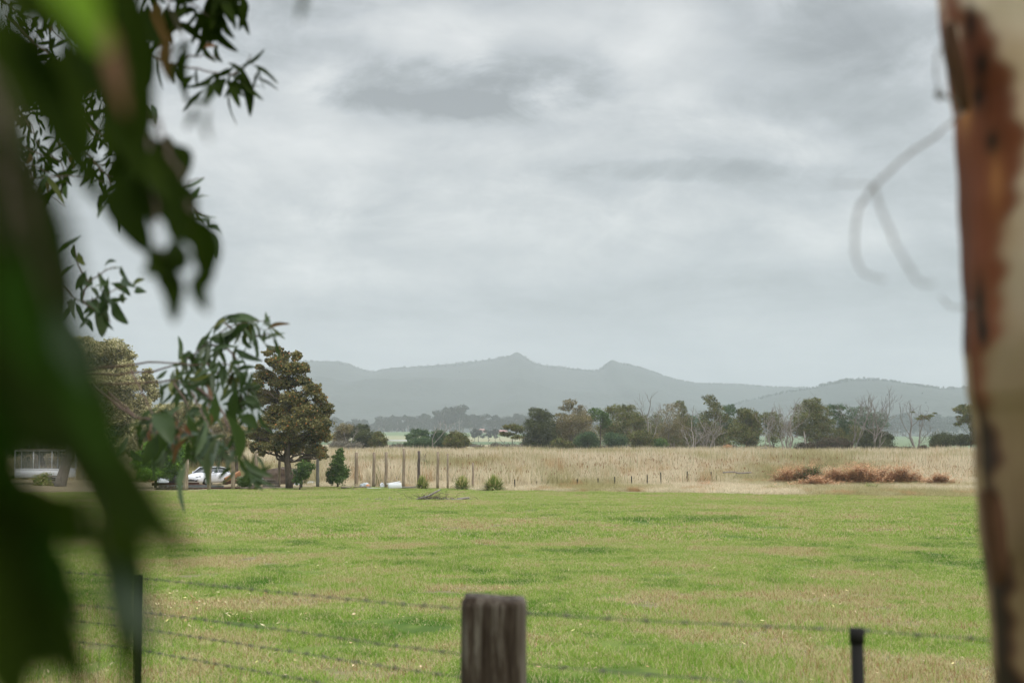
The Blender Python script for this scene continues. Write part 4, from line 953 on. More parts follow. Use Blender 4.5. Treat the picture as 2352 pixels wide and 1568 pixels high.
def beam(name, label, x0, y0, x1, y1, h, conv, d0, d1, mat, cat='beam', group='steel and timber stacked along the yard edge', prof='C'):
    A = W(*conv(x0, y0), d0); Bv = W(*conv(x1, y1), d1); L = np.linalg.norm(Bv - A); c = (A + Bv) / 2; rz = math.atan2(Bv[1] - A[1], Bv[0] - A[0]); tl = math.asin((Bv[2] - A[2]) / L)
    mb = MB()
    ca, sa = math.cos(rz), math.sin(rz)
    if prof == 'C':
        mb.box(c, (L, .012, h * .9), rz=rz, tilt=tl); mb.box(c + [sa * .06, -ca * .06, h / 2 - .02], (L, .14, .02), rz=rz, tilt=tl); mb.box(c + [sa * .06, -ca * .06, -h / 2 + .02], (L, .14, .02), rz=rz, tilt=tl)
    else: mb.box(c, (L, .2, h), rz=rz, tilt=tl, bev=.01)
    o = mb.build(name, M[mat]); tag(o, label, cat, group)
beam('steel_beam', 'rusty channel beam topmost of the stack left of the car', 20, 694, 580, 688, .26, ZC, 110, 111, 'rust')
beam('steel_beam', 'second rusty beam just below the topmost one', 200, 702, 640, 708, .24, ZC, 109.2, 110, 'rust')
beam('steel_beam', 'long grey galvanised beam lying under the rusty ones', 190, 724, 870, 728, .28, ZC, 108.4, 109, 'zinc')
beam('steel_beam', 'lowest rusty beam running along the grass edge behind the posts', 400, 750, 1230, 742, .22, ZC, 107.8, 108.6, 'rust')
beam('steel_beam', 'dark rusty beam lying low across to the pallets', 800, 738, 1500, 732, .16, ZC, 109.4, 110.6, 'rust')
beam('timber_block', 'pale timber block carrying the beams near the dark trunk', 100, 728, 190, 728, .35, ZC, 109.6, 109.8, 'plank', 'timber', prof='B')
beam('timber_plank', 'long weathered plank on the grass below the pallets', 1060, 736, 1520, 730, .08, ZC, 107, 108, 'plank', 'plank', prof='B')
beam('orange_board', 'orange board leaning on the timber heap behind the pale post', 890, 640, 1060, 562, .34, ZC, 112, 113, 'orange', 'board', prof='B')
beam('timber_plank', 'grey plank on top of the timber heap right of the car', 870, 632, 1130, 612, .16, ZC, 113, 113.5, 'plank', 'plank', prof='B')
beam('timber_plank', 'dark plank low in the timber heap right of the car', 860, 670, 1120, 660, .3, ZC, 113.4, 114, 'rust', 'plank', prof='B')
beam('white_sheet', 'white sheet of board lying askew on the pallets', 1175, 668, 1330, 630, .10, ZC, 111.5, 112, 'white', 'board', prof='B')
b = ZC(378, 690); B = G(b[0], 113); mb = MB(); mb.tube([B, B + [0, 0, .75]], [.32, .02], 12); mb.box(B + [0, 0, .03], (.7, .7, .05)); o = mb.build('traffic_cone', M['orange']); tag(o, 'orange cone just left of the white car behind the beams', 'cone')
b = ZC(300, 690); B = G(b[0], 114.5)
rt = empty('wheeled_bin', B, label='dark grey lidded tub between the tarpaulin and the cone', cat='bin'); mb = MB(); mb.box([0, 0, .55], (.8, .7, .85), bev=.08); mb.build('tub', M['rubber'], rt, local=True); mb = MB(); mb.box([0, 0, 1.03], (.92, .8, .12), bev=.05); mb.build('lid', M['picket'], rt, local=True)

def pallet(label, x, y, conv, d, rz, tilt=0, rx=0, w=1.2, z=0):
    a = conv(x, y); P = W(*a, d)
    rt = empty('wooden_pallet', P, rz, label=label, cat='pallet', group='old pallets heaped right of the car')
    mb = MB(); 
    def bx(nm, items):
        mb = MB()
        for c, s in items:
            c = np.array(c, float); cc = np.array([c[0] * math.cos(tilt) - c[2] * math.sin(tilt), c[1], c[0] * math.sin(tilt) + c[2] * math.cos(tilt)]); mb.box(cc, s, tilt=tilt)
        mb.build(nm, M['plank'], rt, local=True)
    bx('top_board', [((-.54 + i * .18, 0, .14), (.10, 1.1, .022)) for i in range(7)])
    bx('bottom_board', [((x_, 0, .012), (.12, 1.1, .022)) for x_ in (-.5, 0, .5)])
    bx('bearer', [((0, y_, .076), (1.2, .09, .10)) for y_ in (-.5, 0, .5)])
pallet('lowest pallet of the heap, lying flat beside the shaded post', 1420, 722, ZC, 111, .1)
pallet('pallet tilted against the heap, open slats showing', 1290, 700, ZC, 112, .3, .35)
pallet('pallet lying second from the ground at the right', 1430, 690, ZC, 112.5, -.1, -.05)
pallet('pallet third from the ground, skewed across the heap', 1390, 660, ZC, 113, .25, -.04)
pallet('grey pallet on top at the left of the heap', 1200, 610, ZC, 113.5, 0, -.03)
pallet('pallet beneath the grey top one', 1215, 640, ZC, 113.8, .15, 0)
pallet('thin pallet topmost of all behind the pale rough post', 1230, 585, ZC, 114, -.1, .04)
shrub('weeds growing through the timber heap', (1100, 740), 109, [(1090, 660, 70, 50), (1130, 700, 60, 35)], ZC, 'green', 410, 1500, s=.12, name='weed_clump', group='bushes in the yard')
shrub('dry weeds along the foot of the steel beams', (240, 775), 106, [(240, 755, 160, 18), (480, 760, 120, 12)], ZC, 'gorse', 411, 1800, s=.12, name='weed_clump', group='bushes in the yard')

# ------------------------------------------------------------------ the white car
def car():
    b = ZC(690, 712); B = G(b[0], 117.5)
    rt = empty('parked_car', B, math.radians(-90 - 27), label='white hatchback car parked behind the row of posts, nose towards the lawn', cat='car')
    paint = simple('white_car_paint', (.72, .73, .78), .25, .03, 2, spec=.6, bstr=0)
    glass = simple('dark_car_glass', (.03, .035, .04), .08, .1, 2, spec=.8, bstr=0)
    # stations along the car: x, belt height, sill height, half width, bonnet crown
    st = [(2.15, .62, .36, .60), (2.08, .72, .24, .74), (1.85, .82, .18, .86), (1.35, .93, .18, .91), (.85, 1.00, .18, .92), (0, 1.02, .18, .92), (-1.0, 1.04, .18, .92), (-1.6, 1.06, .2, .90), (-1.95, 1.02, .28, .82), (-2.08, .80, .38, .70)]
    V = []
    for x, h, s, w in st:
        V += [[x, -w * .86, s], [x, -w, s + .16], [x, -w, h - .22], [x, -w * .93, h - .05], [x, -w * .6, h + .02], [x, 0, h + .05], [x, w * .6, h + .02], [x, w * .93, h - .05], [x, w, h - .22], [x, w, s + .16], [x, w * .86, s]]
    m = 11; Q = [[i * m + j, i * m + (j + 1) % m, (i + 1) * m + (j + 1) % m, (i + 1) * m + j] for i in range(len(st) - 1) for j in range(m)]
    T = [[0, j + 1, j] for j in range(1, m - 1)] + [[(len(st) - 1) * m, (len(st) - 1) * m + j, (len(st) - 1) * m + j + 1] for j in range(1, m - 1)]
    o = mesh_np('body', V, [np.array(Q), np.array(T)], paint, rt, smooth=False, local=True)
    cs = [(.98, .80, .985, .80), (.30, .60, 1.44, .74), (-.7, .58, 1.47, .74), (-1.4, .56, 1.38, .74), (-1.85, .70, 1.03, .8)]
    V = []
    for x, wt, z, wb in cs: V += [[x, -wb, .96], [x, -wt, z], [x, 0, z + .02], [x, wt, z], [x, wb, .96]]
    Q = [[i * 5 + j, i * 5 + j + 1, (i + 1) * 5 + j + 1, (i + 1) * 5 + j] for i in range(4) for j in range(4)]
    mesh_np('glasshouse', V, np.array(Q), glass, rt, local=True)
    mb = MB(); V = []
    for x, w, z in ((.34, .60, 1.455), (-.1, .60, 1.492), (-.7, .59, 1.497), (-1.42, .57, 1.41)): V += [[x, -w, z - .03], [x, 0, z + .015], [x, w, z - .03]]
    mb.add(V, [[i * 3 + j, i * 3 + j + 1, i * 3 + j + 4, i * 3 + j + 3] for i in range(3) for j in (0, 1)]); mb.build('roof', paint, rt, local=True)
    for sd in (-1, 1):
        mb = MB(); mb.tube([[1.0, sd * .83, .97], [.32, sd * .63, 1.45], [-.7, sd * .61, 1.48], [-1.42, sd * .59, 1.39], [-1.88, sd * .74, 1.02]], .035, 6); mb.tube([[-.35, sd * .64, 1.46], [-.3, sd * .83, 1.0]], .03, 5); mb.build('window_frame', paint, rt, local=True)
        mb = MB(); mb.box([.62, sd * 1.03, 1.04], (.14, .2, .13), bev=.04); mb.build('wing_mirror', paint, rt, local=True)
        mb = MB(); mb.add([[2.135, sd * .30, .66], [2.08, sd * .62, .74], [1.90, sd * .80, .80], [1.93, sd * .81, .70], [2.12, sd * .58, .62]], T=[[0, 1, 4], [1, 2, 3], [1, 3, 4]]); mb.build('headlight', glass, rt, local=True)
        mb = MB(); mb.box([2.13, sd * .52, .40], (.06, .26, .12), bev=.02); mb.build('air_intake', M['rubber'], rt, local=True)
        for x in (1.35, -1.3):
            w = MB(); w.tube([[x, sd * .76, .33], [x, sd * .935, .33]], .33, 20)
            wh = w.build('wheel', M['rubber'], rt, smooth=False, local=True)
            w = MB(); w.tube([[x, sd * .93, .33], [x, sd * .95, .33]], .21, 16)
            for k in range(5):
                a = k * 2 * PI / 5; w.box([x + math.cos(a) * .1, sd * .955, .33 + math.sin(a) * .1], (.2, .02, .05), tilt=a)
            w.build('rim', M['zinc'], wh, local=True)
    mb = MB(); mb.box([2.145, 0, .42], (.04, .75, .13), bev=.01); mb.build('grille', M['rubber'], rt, local=True)
    mb = MB(); mb.box([2.175, 0, .55], (.02, .40, .11)); mb.build('number_plate', M['white'], rt, local=True)
car()

# ------------------------------------------------------------------ caged trailer
def trailer():
    b = ZT(250, 560); B = G(b[0], 121)
    rt = empty('cage_trailer', B, .05, label='white caged trailer with wire mesh sides at the far left of the yard', cat='trailer')
    z0 = 1.1; L = 4.6
    mb = MB()
    for x in (-L / 2, -L / 6, L / 6, L / 2):
        for y in (-.9, .9): mb.box([x, y, z0 + .9], (.09, .06, 1.5))
    for y in (-.9, .9):
        for z in (z0 + .12, z0 + 1.68): mb.box([0, y, z], (L + .1, .08, .10))
    mb.build('cage_frame', M['white'], rt, local=True)
    for y in (-.9, .9):
        mb = MB()
        for i in range(int(L / .12)): mb.tube([[-L / 2 + i * .12, y, z0 + .15], [-L / 2 + i * .12, y, z0 + 1.66]], .011, 4, False)
        for i in range(12): mb.tube([[-L / 2, y + .02, z0 + .2 + i * .125], [L / 2, y + .02, z0 + .2 + i * .125]], .011, 4, False)
        mb.build('mesh_panel', M['zinc'], rt, local=True)
    mb = MB(); mb.box([0, 0, z0 - .28], (L, 1.95, .62), bev=.05); mb.box([1.9, -1.0, z0 - .35], (1.6, .08, .12), tilt=.6); mb.build('tray', M['white'], rt, local=True)
    mb = MB(); mb.box([0, 0, z0 + 1.78], (L + .3, 2.1, .05)); mb.build('lid', M['plank'], rt, local=True)
    for s in (-1, 1): mb = MB(); mb.tube([[.2, s * .98, .36], [.2, s * 1.16, .36]], .36, 16); mb.build('wheel', M['rubber'], rt, local=True)
    mb = MB(); mb.box([-.5, .0, .55], (4.4, 1.5, .12)); mb.build('chassis', M['picket'], rt, local=True)
trailer()
b = ZT(370, 640); B = G(b[0], 116)
mb = MB(); mb.box(B + [0, 0, .2], (1.1, .7, .3), rz=.3, bev=.03); mb.box(B + [.1, .1, .5], (1.2, .6, .12), rz=-.1); mb.box(B + [-.1, 0, .75], (1.0, .5, .1), rz=.2)
o = mb.build('block_stack', M['deadwood']); tag(o, 'short stack of pale blocks beside the grey slanting trunk', 'blocks')

# ------------------------------------------------------------------ farm buildings far away
def house(name, label, px, d, w, dp, h, wallc, roofc, rz=0, cat='house', z=None):
    B = G(px, d); rt = empty(name, B, rz, label=label, cat=cat)
    mb = MB(); mb.box([0, 0, h / 2], (w, dp, h)); mb.build('wall', simple(name + '_wall', wallc), rt, local=True)
    e = .6; r = h * .62; V = [[-w / 2 - e, -dp / 2 - e, h], [w / 2 + e, -dp / 2 - e, h], [w / 2 + e, dp / 2 + e, h], [-w / 2 - e, dp / 2 + e, h], [-w / 2 + dp * .35, 0, h + r], [w / 2 - dp * .35, 0, h + r]]
    mb = MB(); mb.add(V, [[0, 1, 5, 4], [2, 3, 4, 5]], [[1, 2, 5], [3, 0, 4], [0, 3, 2], [0, 2, 1]]); mb.build('roof', simple(name + '_roof', roofc), rt, local=True)
    for i in range(3):
        mb = MB(); mb.box([-w * .3 + i * w * .3, -dp / 2 - .02, h * .5], (w * .12, .06, h * .42)); mb.build('window', M['picket'], rt, local=True)
house('farmhouse', 'pink brick farmhouse with a pale red roof on the far green rise', 1107, 1500, 10, 9, 2.8, (.36, .20, .17), (.34, .17, .15))
house('farmhouse', 'wide pink roofed house half hidden by the umbrella tree', 1150, 1480, 15, 9, 2.2, (.36, .22, .19), (.46, .20, .18))
house('farm_shed', 'small pale blue white shed behind the flat topped tree', 986, 1150, 9, 6, 2.4, (.55, .58, .60), (.55, .62, .68), cat='shed')
b = Z4(790, 318); B = W(*b, 1000); mb = MB(); mb.box([B[0], B[1], B[2]], (22, 1, 1.2)); o = mb.build('water_trough', M['tarp']); tag(o, 'long pale trough lying across the far green strip', 'trough')
# ================================================================== NEAR AT HAND: wire fence
def fence_line(px):
    """depth of the fence at sight px: straight runs between posts"""
    pts = [(-600, 8.2), (324, 5.2), (1134, 3.3), (1971, 3.0), (2900, 2.75)]
    # straight in plan: interpolate 1/d against px
    return 1 / np.interp(px, [a for a, _ in pts], [1 / b for _, b in pts])
def FP(px, py): return W(px, py, float(fence_line(px)))
def fence():
    d = 3.3; T = W(1134, 1375, d)
    rt = empty('wire_fence', [T[0], d, float(ground(T[0], d))], label='barbed wire fence with a grey split post and steel pickets crossing the near grass', cat='fence')
    # split timber post, squarish with worn edges and grain
    t = NT('grey_split_timber'); p = t.obj(); g1 = t.noise(t.mapv(p, (42, 42, 3.0)), 1.0, 6, .7, .6); g2 = t.noise(t.mapv(p, (9, 9, 2.0)), 1.2, 4, .6)
    f = t.math('ADD', t.math('MULTIPLY', g1, .65), t.math('MULTIPLY', g2, .45))
    c = t.ramp(f, [(.40, (.008, .005, .003)), (.5, (.028, .019, .013)), (.58, (.060, .045, .033)), (.69, (.20, .18, .15))])
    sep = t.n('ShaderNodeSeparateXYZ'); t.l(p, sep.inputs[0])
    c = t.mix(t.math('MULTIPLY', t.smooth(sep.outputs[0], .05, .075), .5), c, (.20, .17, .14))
    pm = t.finish(c, .9, f, .9, .012, spec=.15)
    R = rng(600); n = 64; m = 60; w2, d2 = .074, .070; V = []
    zt = T[2]; zb = float(ground(T[0], d)) - .1
    for i in range(m):
        z = zb + (zt - zb) * (1 - (1 - i / (m - 1)) ** 1.6)
        for j in range(n):
            a = j / n * 2 * PI; ca, sa = math.cos(a), math.sin(a); q = (abs(ca) ** 7 + abs(sa) ** 7) ** (-1 / 7)
            gr = .0012 * math.sin(13 * a + .8 * z) + .0014 * math.sin(29 * a + 2 * math.sin(z * 3)) + .001 * math.sin(47 * a)
            fl = 1 + .05 * max(0, (zt - z - .12)) * (ca > 0) * ca
            rd = .009 * max(0, 1 - (zt - z) / .016) ** 2
            V.append([T[0] + ca * (q * w2 * fl + gr - rd), d + .04 + sa * (q * d2 + gr - rd), z - .006 * ca * (i == m - 1)])
    Q = [[i * n + j, i * n + (j + 1) % n, (i + 1) * n + (j + 1) % n, (i + 1) * n + j] for i in range(m - 1) for j in range(n)]
    V.append([T[0], d + .04, zt + .004]); Tt = [[(m - 1) * n + j, (m - 1) * n + (j + 1) % n, m * n] for j in range(n)]
    o = mesh_np('timber_post', V, [np.array(Q), np.array(Tt)], pm, rt, smooth=True); o['label'] = 'grey weathered split timber post with rounded top edges'
    def pick(px, py, d, w, lean=0.0):
        T = W(px, py, d); zb = float(ground(T[0], d)); mb = MB(); L = T[2] - zb
        for a in (PI / 2, PI / 2 + 2.1, PI / 2 - 2.1):
            mb.box([T[0] + math.cos(a) * w * .32 - lean * L / 2, d + math.sin(a) * w * .32, zb + L / 2], (w * .68, .006, L), rz=a, bev=.002)
        mb.tube([[T[0] - lean * L, d, zb], [T[0], d, T[2] - .002]], w * .22, 8)
        o = mb.build('picket', M['picket'], rt); return o
    # round capped pipe at the right
    T2 = W(1970, 1442, 3.0); mb = MB(); zb = float(ground(T2[0], 3.0))
    mb.tube([[T2[0] + .012, 3.0, zb - .05], [T2[0] - .002, 3.0, T2[2] - .012]], .0135, 16); mb.tube([[T2[0] - .002, 3.0, T2[2] - .03], [T2[0] - .002, 3.0, T2[2]]], .0155, 16)
    o = mb.build('picket', M['picket'], rt); o['label'] = 'black round capped steel picket'
    pick(322, 1319, 5.15, .025)
    # barbed wires
    wm = simple('old_fence_wire', (.13, .125, .105), .6, .3, 30, metal=.3)
    wires = [[(-700, 1238), (-160, 1288), (324, 1327), (700, 1365), (1058, 1402), (1212, 1413), (1600, 1430), (1971, 1447), (2300, 1470), (2900, 1520)],
             [(-700, 1290), (-160, 1350), (324, 1404), (700, 1452), (1058, 1507), (1212, 1531), (1600, 1556), (1971, 1590), (2900, 1650)],
             [(-700, 1320), (-160, 1385), (324, 1443), (700, 1500), (1058, 1561), (1212, 1580), (1971, 1690), (2900, 1770)],
             [(-700, 1360), (-160, 1425), (324, 1492), (700, 1560), (1058, 1640), (1212, 1690), (1971, 1800), (2900, 1900)]]
    for wi, w in enumerate(wires):
        px = np.linspace(w[0][0], w[-1][0], 900); py = np.interp(px, [a for a, _ in w], [b for _, b in w])
        P = np.array([FP(a, b) for a, b in zip(px, py)]); P[:, 1] += .05 * np.exp(-((px - 1134) / 200) ** 2)
        seg = np.concatenate([[0], np.cumsum(np.linalg.norm(np.diff(P, axis=0), axis=1))])
        s = np.arange(0, seg[-1], .016); P = np.column_stack([np.interp(s, seg, P[:, i]) for i in range(3)])
        mb = MB(); ph = s * 95
        for k in (0, PI):
            o = np.column_stack([0 * s, np.cos(ph + k) * .0022, np.sin(ph + k) * .0011]); mb.tube(P + o, .0007, 4, False)
        R = rng(700 + wi); q = R.uniform(0, .1)
        while q < s[-1]:
            c = np.array([np.interp(q, s, P[:, i]) for i in range(3)])
            for _ in range(4):
                dd = R.normal(size=3); dd /= np.linalg.norm(dd); mb.tube([c - dd * .004, c + dd * .014], [.0011, .0005], 4, False)
            for k in range(5): mb.box(c + [(k - 2) * .003, 0, 0], (.0028, .0045, .0045), rz=R.uniform(0, .3))
            q += R.uniform(.085, .115)
        mb.build('barbed_wire', wm, rt)
    # netting below
    mb = MB(); Rn = rng(760)
    for x in np.arange(-60, 560, 46.0):
        x2 = x * 1.0 + 14
        a = FP(x2, np.interp(x2, [-700, 324, 1058], [1360, 1492, 1640]) + 2); b_ = a.copy(); b_[2] = float(ground(a[0], a[1]))
        mb.tube(wig(a, b_, Rn, .006, 6), .0009, 4, False)
    mb.build('netting', wm, rt)
fence()

# ================================================================== NEAR AT HAND: the gum on the right
def right_gum():
    d = 1.42
    E = [(-1500, 1990), (-600, 2120), (0, 2170), (60, 2174), (120, 2184), (250, 2206), (400, 2216), (500, 2224), (650, 2230), (800, 2232), (900, 2240), (950, 2252), (1100, 2262), (1250, 2270), (1400, 2288), (1568, 2300), (2400, 2330), (4300, 2300), (5400, 2230)]
    ex = [a for a, _ in E]; ev = [b for _, b in E]
    B = np.array([W(2700, 3000, d)[0], d, 0.])
    rt = empty('gum_tree', B, label='smooth barked gum trunk with peeling rust red bark, cut off by the picture edge', cat='tree')
    m = 420; n = 240; pys = np.concatenate([np.linspace(-1500, -100, 40), np.linspace(-90, 1700, 320), np.linspace(1720, 4550, 60)])
    def pulse(y, a, b, h): t = (y - a) / (b - a); return h * math.sin(PI * t) ** .7 if 0 < t < 1 else 0
    V = []; red = []; dark = []; gold = []
    Rr = rng(800); ph = Rr.uniform(0, 6.3, 20)
    for i, y in enumerate(pys):
        e = np.interp(y, ex, ev); r0 = .165 + .00002 * max(0, y - 900)
        pe = W(e, y, d); cxw = pe[0] + r0; z = pe[2]
        for j in range(n):
            a = j / n * 2 * PI
            rr = r0 * (1 + .006 * math.sin(5 * a + y * .004) + .004 * math.sin(11 * a + y * .01) + .006 * math.sin(y * .031 + 2) * math.sin(y * .011))
            x = cxw - math.cos(a) * rr; yy = d - math.sin(a) * rr     # a=0 faces picture left, a=90deg faces the viewer
            wob = 10 * math.sin(y * .021 + ph[0]) + 7 * math.sin(y * .047 + ph[1]) + 5 * math.sin(y * .09 + ph[2] + a * 3)
            # apparent place of this bark on the face of the trunk
            px = CX + (x / max(yy, .3)) * F * (1.0 if yy > .3 else 1)
            if math.sin(a) < -.05: px = e + 40
            s = px + wob - 0
            bnd = np.interp(y, [-1500, -300, 0, 231, 330, 436, 600, 800, 900, 935, 1177, 1400, 1568, 4500], [2300, 2120, 2222, 2352, 2372, 2352, 2318, 2284, 2266, 2272, 2290, 2314, 2334, 2400])
            rd = 1 / (1 + math.exp((s - bnd) / 7))
            lb = np.interp(y, [-1500, 0, 120, 250, 270], [2100, 2188, 2205, 2212, 2190])
            if y < 265: rd *= 1 / (1 + math.exp(-(s - lb) / 5))
            dk = 0
            for (bx, by, sx, sy) in ((2272, 180, 17, 30), (2262, 245, 15, 26), (2292, 352, 16, 24), (2248, 85, 12, 40), (2255, 700, 14, 60), (2262, 770, 12, 30)):
                dk += math.exp(-((px - bx) / sx) ** 2 - ((y - by) / sy) ** 2)
            dk = min(1, dk)
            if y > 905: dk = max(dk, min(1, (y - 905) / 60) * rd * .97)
            V.append([x, yy, z]); red.append(rd); dark.append(dk)
            gold.append(math.exp(-((px - 2232) / 16) ** 2 - ((y - 260) / 50) ** 2) + .7 * math.exp(-((px - 2300) / 18) ** 2 - ((y - 440) / 60) ** 2))
    Q = [[i * n + j, (i + 1) * n + j, (i + 1) * n + (j + 1) % n, i * n + (j + 1) % n] for i in range(len(pys) - 1) for j in range(n)]
    t = NT('gum_bark'); p = t.obj(); n1 = t.noise(t.mapv(p, (1, 1, .22)), 8, 5, .6); n2 = t.noise(t.mapv(p, (1, 1, .12)), 40, 4, .6)
    sep = t.n('ShaderNodeSeparateXYZ'); t.l(p, sep.inputs[0])
    cream = t.mix(t.smooth(n1, .35, .65), (.90, .66, .50), (.70, .48, .33))
    cream = t.mix(t.smooth(t.noise(p, 4.5, 3), .45, .6), cream, (.93, .73, .58))
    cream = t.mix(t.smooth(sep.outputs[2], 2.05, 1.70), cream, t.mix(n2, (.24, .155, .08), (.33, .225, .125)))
    redc = t.mix(t.smooth(n1, .35, .62), (.080, .018, .007), (.22, .060, .024)); redc = t.mix(t.smooth(n2, .5, .75), redc, (.22, .09, .04))
    redc = t.mix(t.attr('gold'), redc, (.50, .20, .07))
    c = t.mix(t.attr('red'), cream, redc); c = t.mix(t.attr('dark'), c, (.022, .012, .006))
    mt = t.finish(c, .7, n1, .25, .008, spec=.2)
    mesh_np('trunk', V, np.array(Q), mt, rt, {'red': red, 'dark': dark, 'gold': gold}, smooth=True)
    # lifted flakes on the shaded edge
    strip = simple('peeling_bark', (.10, .045, .022), .85, .4, 20)
    mb = MB()
    def flake(pts, wd, dd):
        c = curve([W(x, y, dd) for x, y in pts], 16); k = len(c)
        V_ = []; 
        for i, q in enumerate(c):
            w_ = wd * math.sin(PI * (i + .6) / (k + .2)) ** .5
            V_ += [q + [-w_ * .2, -.004, 0], q + [w_ * .8, -.02, 0], q + [w_ * .8, -.010, 0], q + [-w_ * .2, .006, 0]]
        mb.add(V_, [[4 * i + j, 4 * i + (j + 1) % 4, 4 * i + 4 + (j + 1) % 4, 4 * i + 4 + j] for i in range(k - 1) for j in range(4)])
    flake([(2256, 1125), (2262, 1160), (2272, 1250), (2282, 1340)], .014, 1.36)
    mb.build('bark_flake', strip, rt); mb = MB()
    flake([(2170, 60), (2172, 110), (2180, 150), (2192, 200), (2206, 262)], .010, 1.38)
    mb.build('bark_flake', strip, rt)
    tw = simple('bare_twig', (.14, .125, .105), .8, .2, 30)
    def twig(pts, r0, r1, dd=1.3, nm='twig', nn=24):
        mb = MB(); c = curve([W(x, y, dd + k) for x, y, k in pts], nn); k_ = rng(int(r0 * 1e6)); c = c + k_.normal(size=c.shape) * .0004; mb.tube(c, np.linspace(r0, r1, len(c)) * .58 * k_.uniform(.85, 1.15, len(c)), 6); return mb.build(nm, tw, rt, smooth=True)
    twig([(2212, 255, .06), (2150, 310, 0), (2080, 360, -.05), (2030, 405, -.1), (2008, 428, -.12)], .0022, .0024)
    twig([(2008, 428, -.12), (1978, 470, -.14), (1963, 530, -.16), (1966, 595, -.18), (1988, 630, -.2), (2035, 642, -.22)], .0026, .0012)
    twig([(2010, 430, -.12), (2030, 500, -.2), (2062, 570, -.26), (2100, 632, -.3), (2112, 648, -.32), (2145, 652, -.34)], .0022, .0011)
    twig([(2008, 426, -.12), (1970, 422, -.16), (1905, 422, -.22)], .0012, .0006)
    twig([(2160, 682, 0), (2180, 702, 0), (2205, 706, 0), (2236, 700, .03)], .0012, .0014)
    twig([(2168, 100, .02), (2150, 130, .0), (2150, 170, 0), (2158, 215, .0), (2175, 222, 0), (2200, 238, .02)], .0014, .0022)
    twig([(2152, 212, 0), (2158, 226, 0), (2166, 216, 0)], .0045, .003)
right_gum()

# ================================================================== NEAR AT HAND: the hanging gum on the left
def m_gumleaf(name, a, b, transl, tc, rough=.45, vary=0.0):
    t = NT(name); r = t.attr('rnd'); n = t.noise(t.obj(), 22, 3, .6)
    c = t.mix(t.math('ADD', t.math('MULTIPLY', r, .7), t.math('MULTIPLY', n, .3)), a, b)
    c = t.mix(t.math('LESS_THAN', t.math('FRACT', t.math('MULTIPLY', r, 23.0)), .03), c, (.13, .065, .03))
    c = t.mix(t.math('MULTIPLY', t.math('LESS_THAN', t.math('FRACT', t.math('MULTIPLY', r, 31.0)), .16), vary), c, (.11, .13, .09))
    c = t.mix(t.math('MULTIPLY', t.math('LESS_THAN', t.math('FRACT', t.math('MULTIPLY', r, 47.0)), .06), vary), c, (.12, .13, .03))
    return t.finish(c, rough, spec=.18 if rough < .5 else .05, transl=transl, tcol=t.mix(.5, c, tc))
ML = m_gumleaf('gum_leaf', (.014, .030, .009), (.070, .105, .042), .28, (.10, .17, .03), vary=.9)
MD = m_gumleaf('near_gum_leaf', (.006, .012, .001), (.020, .032, .003), .16, (.05, .11, .003), .9)  # darker copy of the gum leaf; the canopy's shade is in its colour
MY_ = m_gumleaf('young_gum_leaf', (.14, .26, .01), (.20, .34, .015), .7, (.30, .50, .01))
MG = m_gumleaf('glossy_gum_leaf', (.040, .062, .038), (.078, .108, .070), .15, (.08, .12, .05), .4)
MR = m_gumleaf('reddish_gum_leaf', (.11, .05, .022), (.17, .085, .04), .25, (.2, .08, .03))
TW = simple('gum_twig', (.10, .062, .046), .7, .3, 20)
class Leaves:
    def __init__(s): s.V = []; s.Q = []; s.r = []; s.n = 0
    def leaf(s, a, b, w, R, bend=.12, side=None, seg=10, facing=None, bx=None):
        """sickle leaf from stalk a to tip b (world), width w; a folded, drooping blade"""
        a = np.asarray(a, float); b = np.asarray(b, float); L = np.linalg.norm(b - a) + 1e-9; t_ = (b - a) / L
        if side is None:
            view = facing if facing is not None else np.array([R.normal() * .8, -1, R.normal() * .5])
            side = np.cross(t_, view); 
        side = side - t_ * (side @ t_); side /= np.linalg.norm(side) + 1e-9
        nrm = np.cross(side, t_); bd = bend * R.choice([-1, 1]) * R.uniform(.5, 1.3)
        if bx is not None: bd = bx; seg = 16
        rows = []
        wv = R.uniform(0, 6.3); wk = R.uniform(9, 22); wa = R.uniform(0, .32) * (R.uniform() < .6); ws = R.uniform(.85, 1.15)
        for i in range(seg + 1):
            t = i / seg; c = a + t_ * L * t + side * bd * L * math.sin(PI * t) * (1 - .3 * t) + nrm * L * .05 * math.sin(PI * t) * R.uniform(.6, 1)
            wd = 0 if i == seg else w * .5 * (.05 + 1.35 * max(0, math.sin(PI * max(0, t - .06) ** .72)) ** .95) / 1.35 if t > .06 else w * .03
            wd *= ws * (1 - wa * max(0, math.sin(wk * t + wv)) ** 2); tw = (.3 + 2 * wa) * math.sin(2.2 * t)
            sd = side * math.cos(tw) + nrm * math.sin(tw)
            rows += [c - sd * wd + nrm * wd * .25, c - sd * wd * .5 + nrm * wd * .08, c, c + sd * wd * .5 + nrm * wd * .08, c + sd * wd + nrm * wd * .25]
        q = [[5 * i + j, 5 * i + j + 1, 5 * i + j + 6, 5 * i + j + 5] for i in range(seg) for j in range(4)]
        s.V += rows; s.Q.append(np.array(q) + s.n); s.n += len(rows); s.r += [R.uniform(0, 1)] * len(rows)
    def build(s, name, mat, parent): return mesh_np(name, np.array(s.V), np.vstack(s.Q), mat, parent, {'rnd': s.r}, smooth=True)

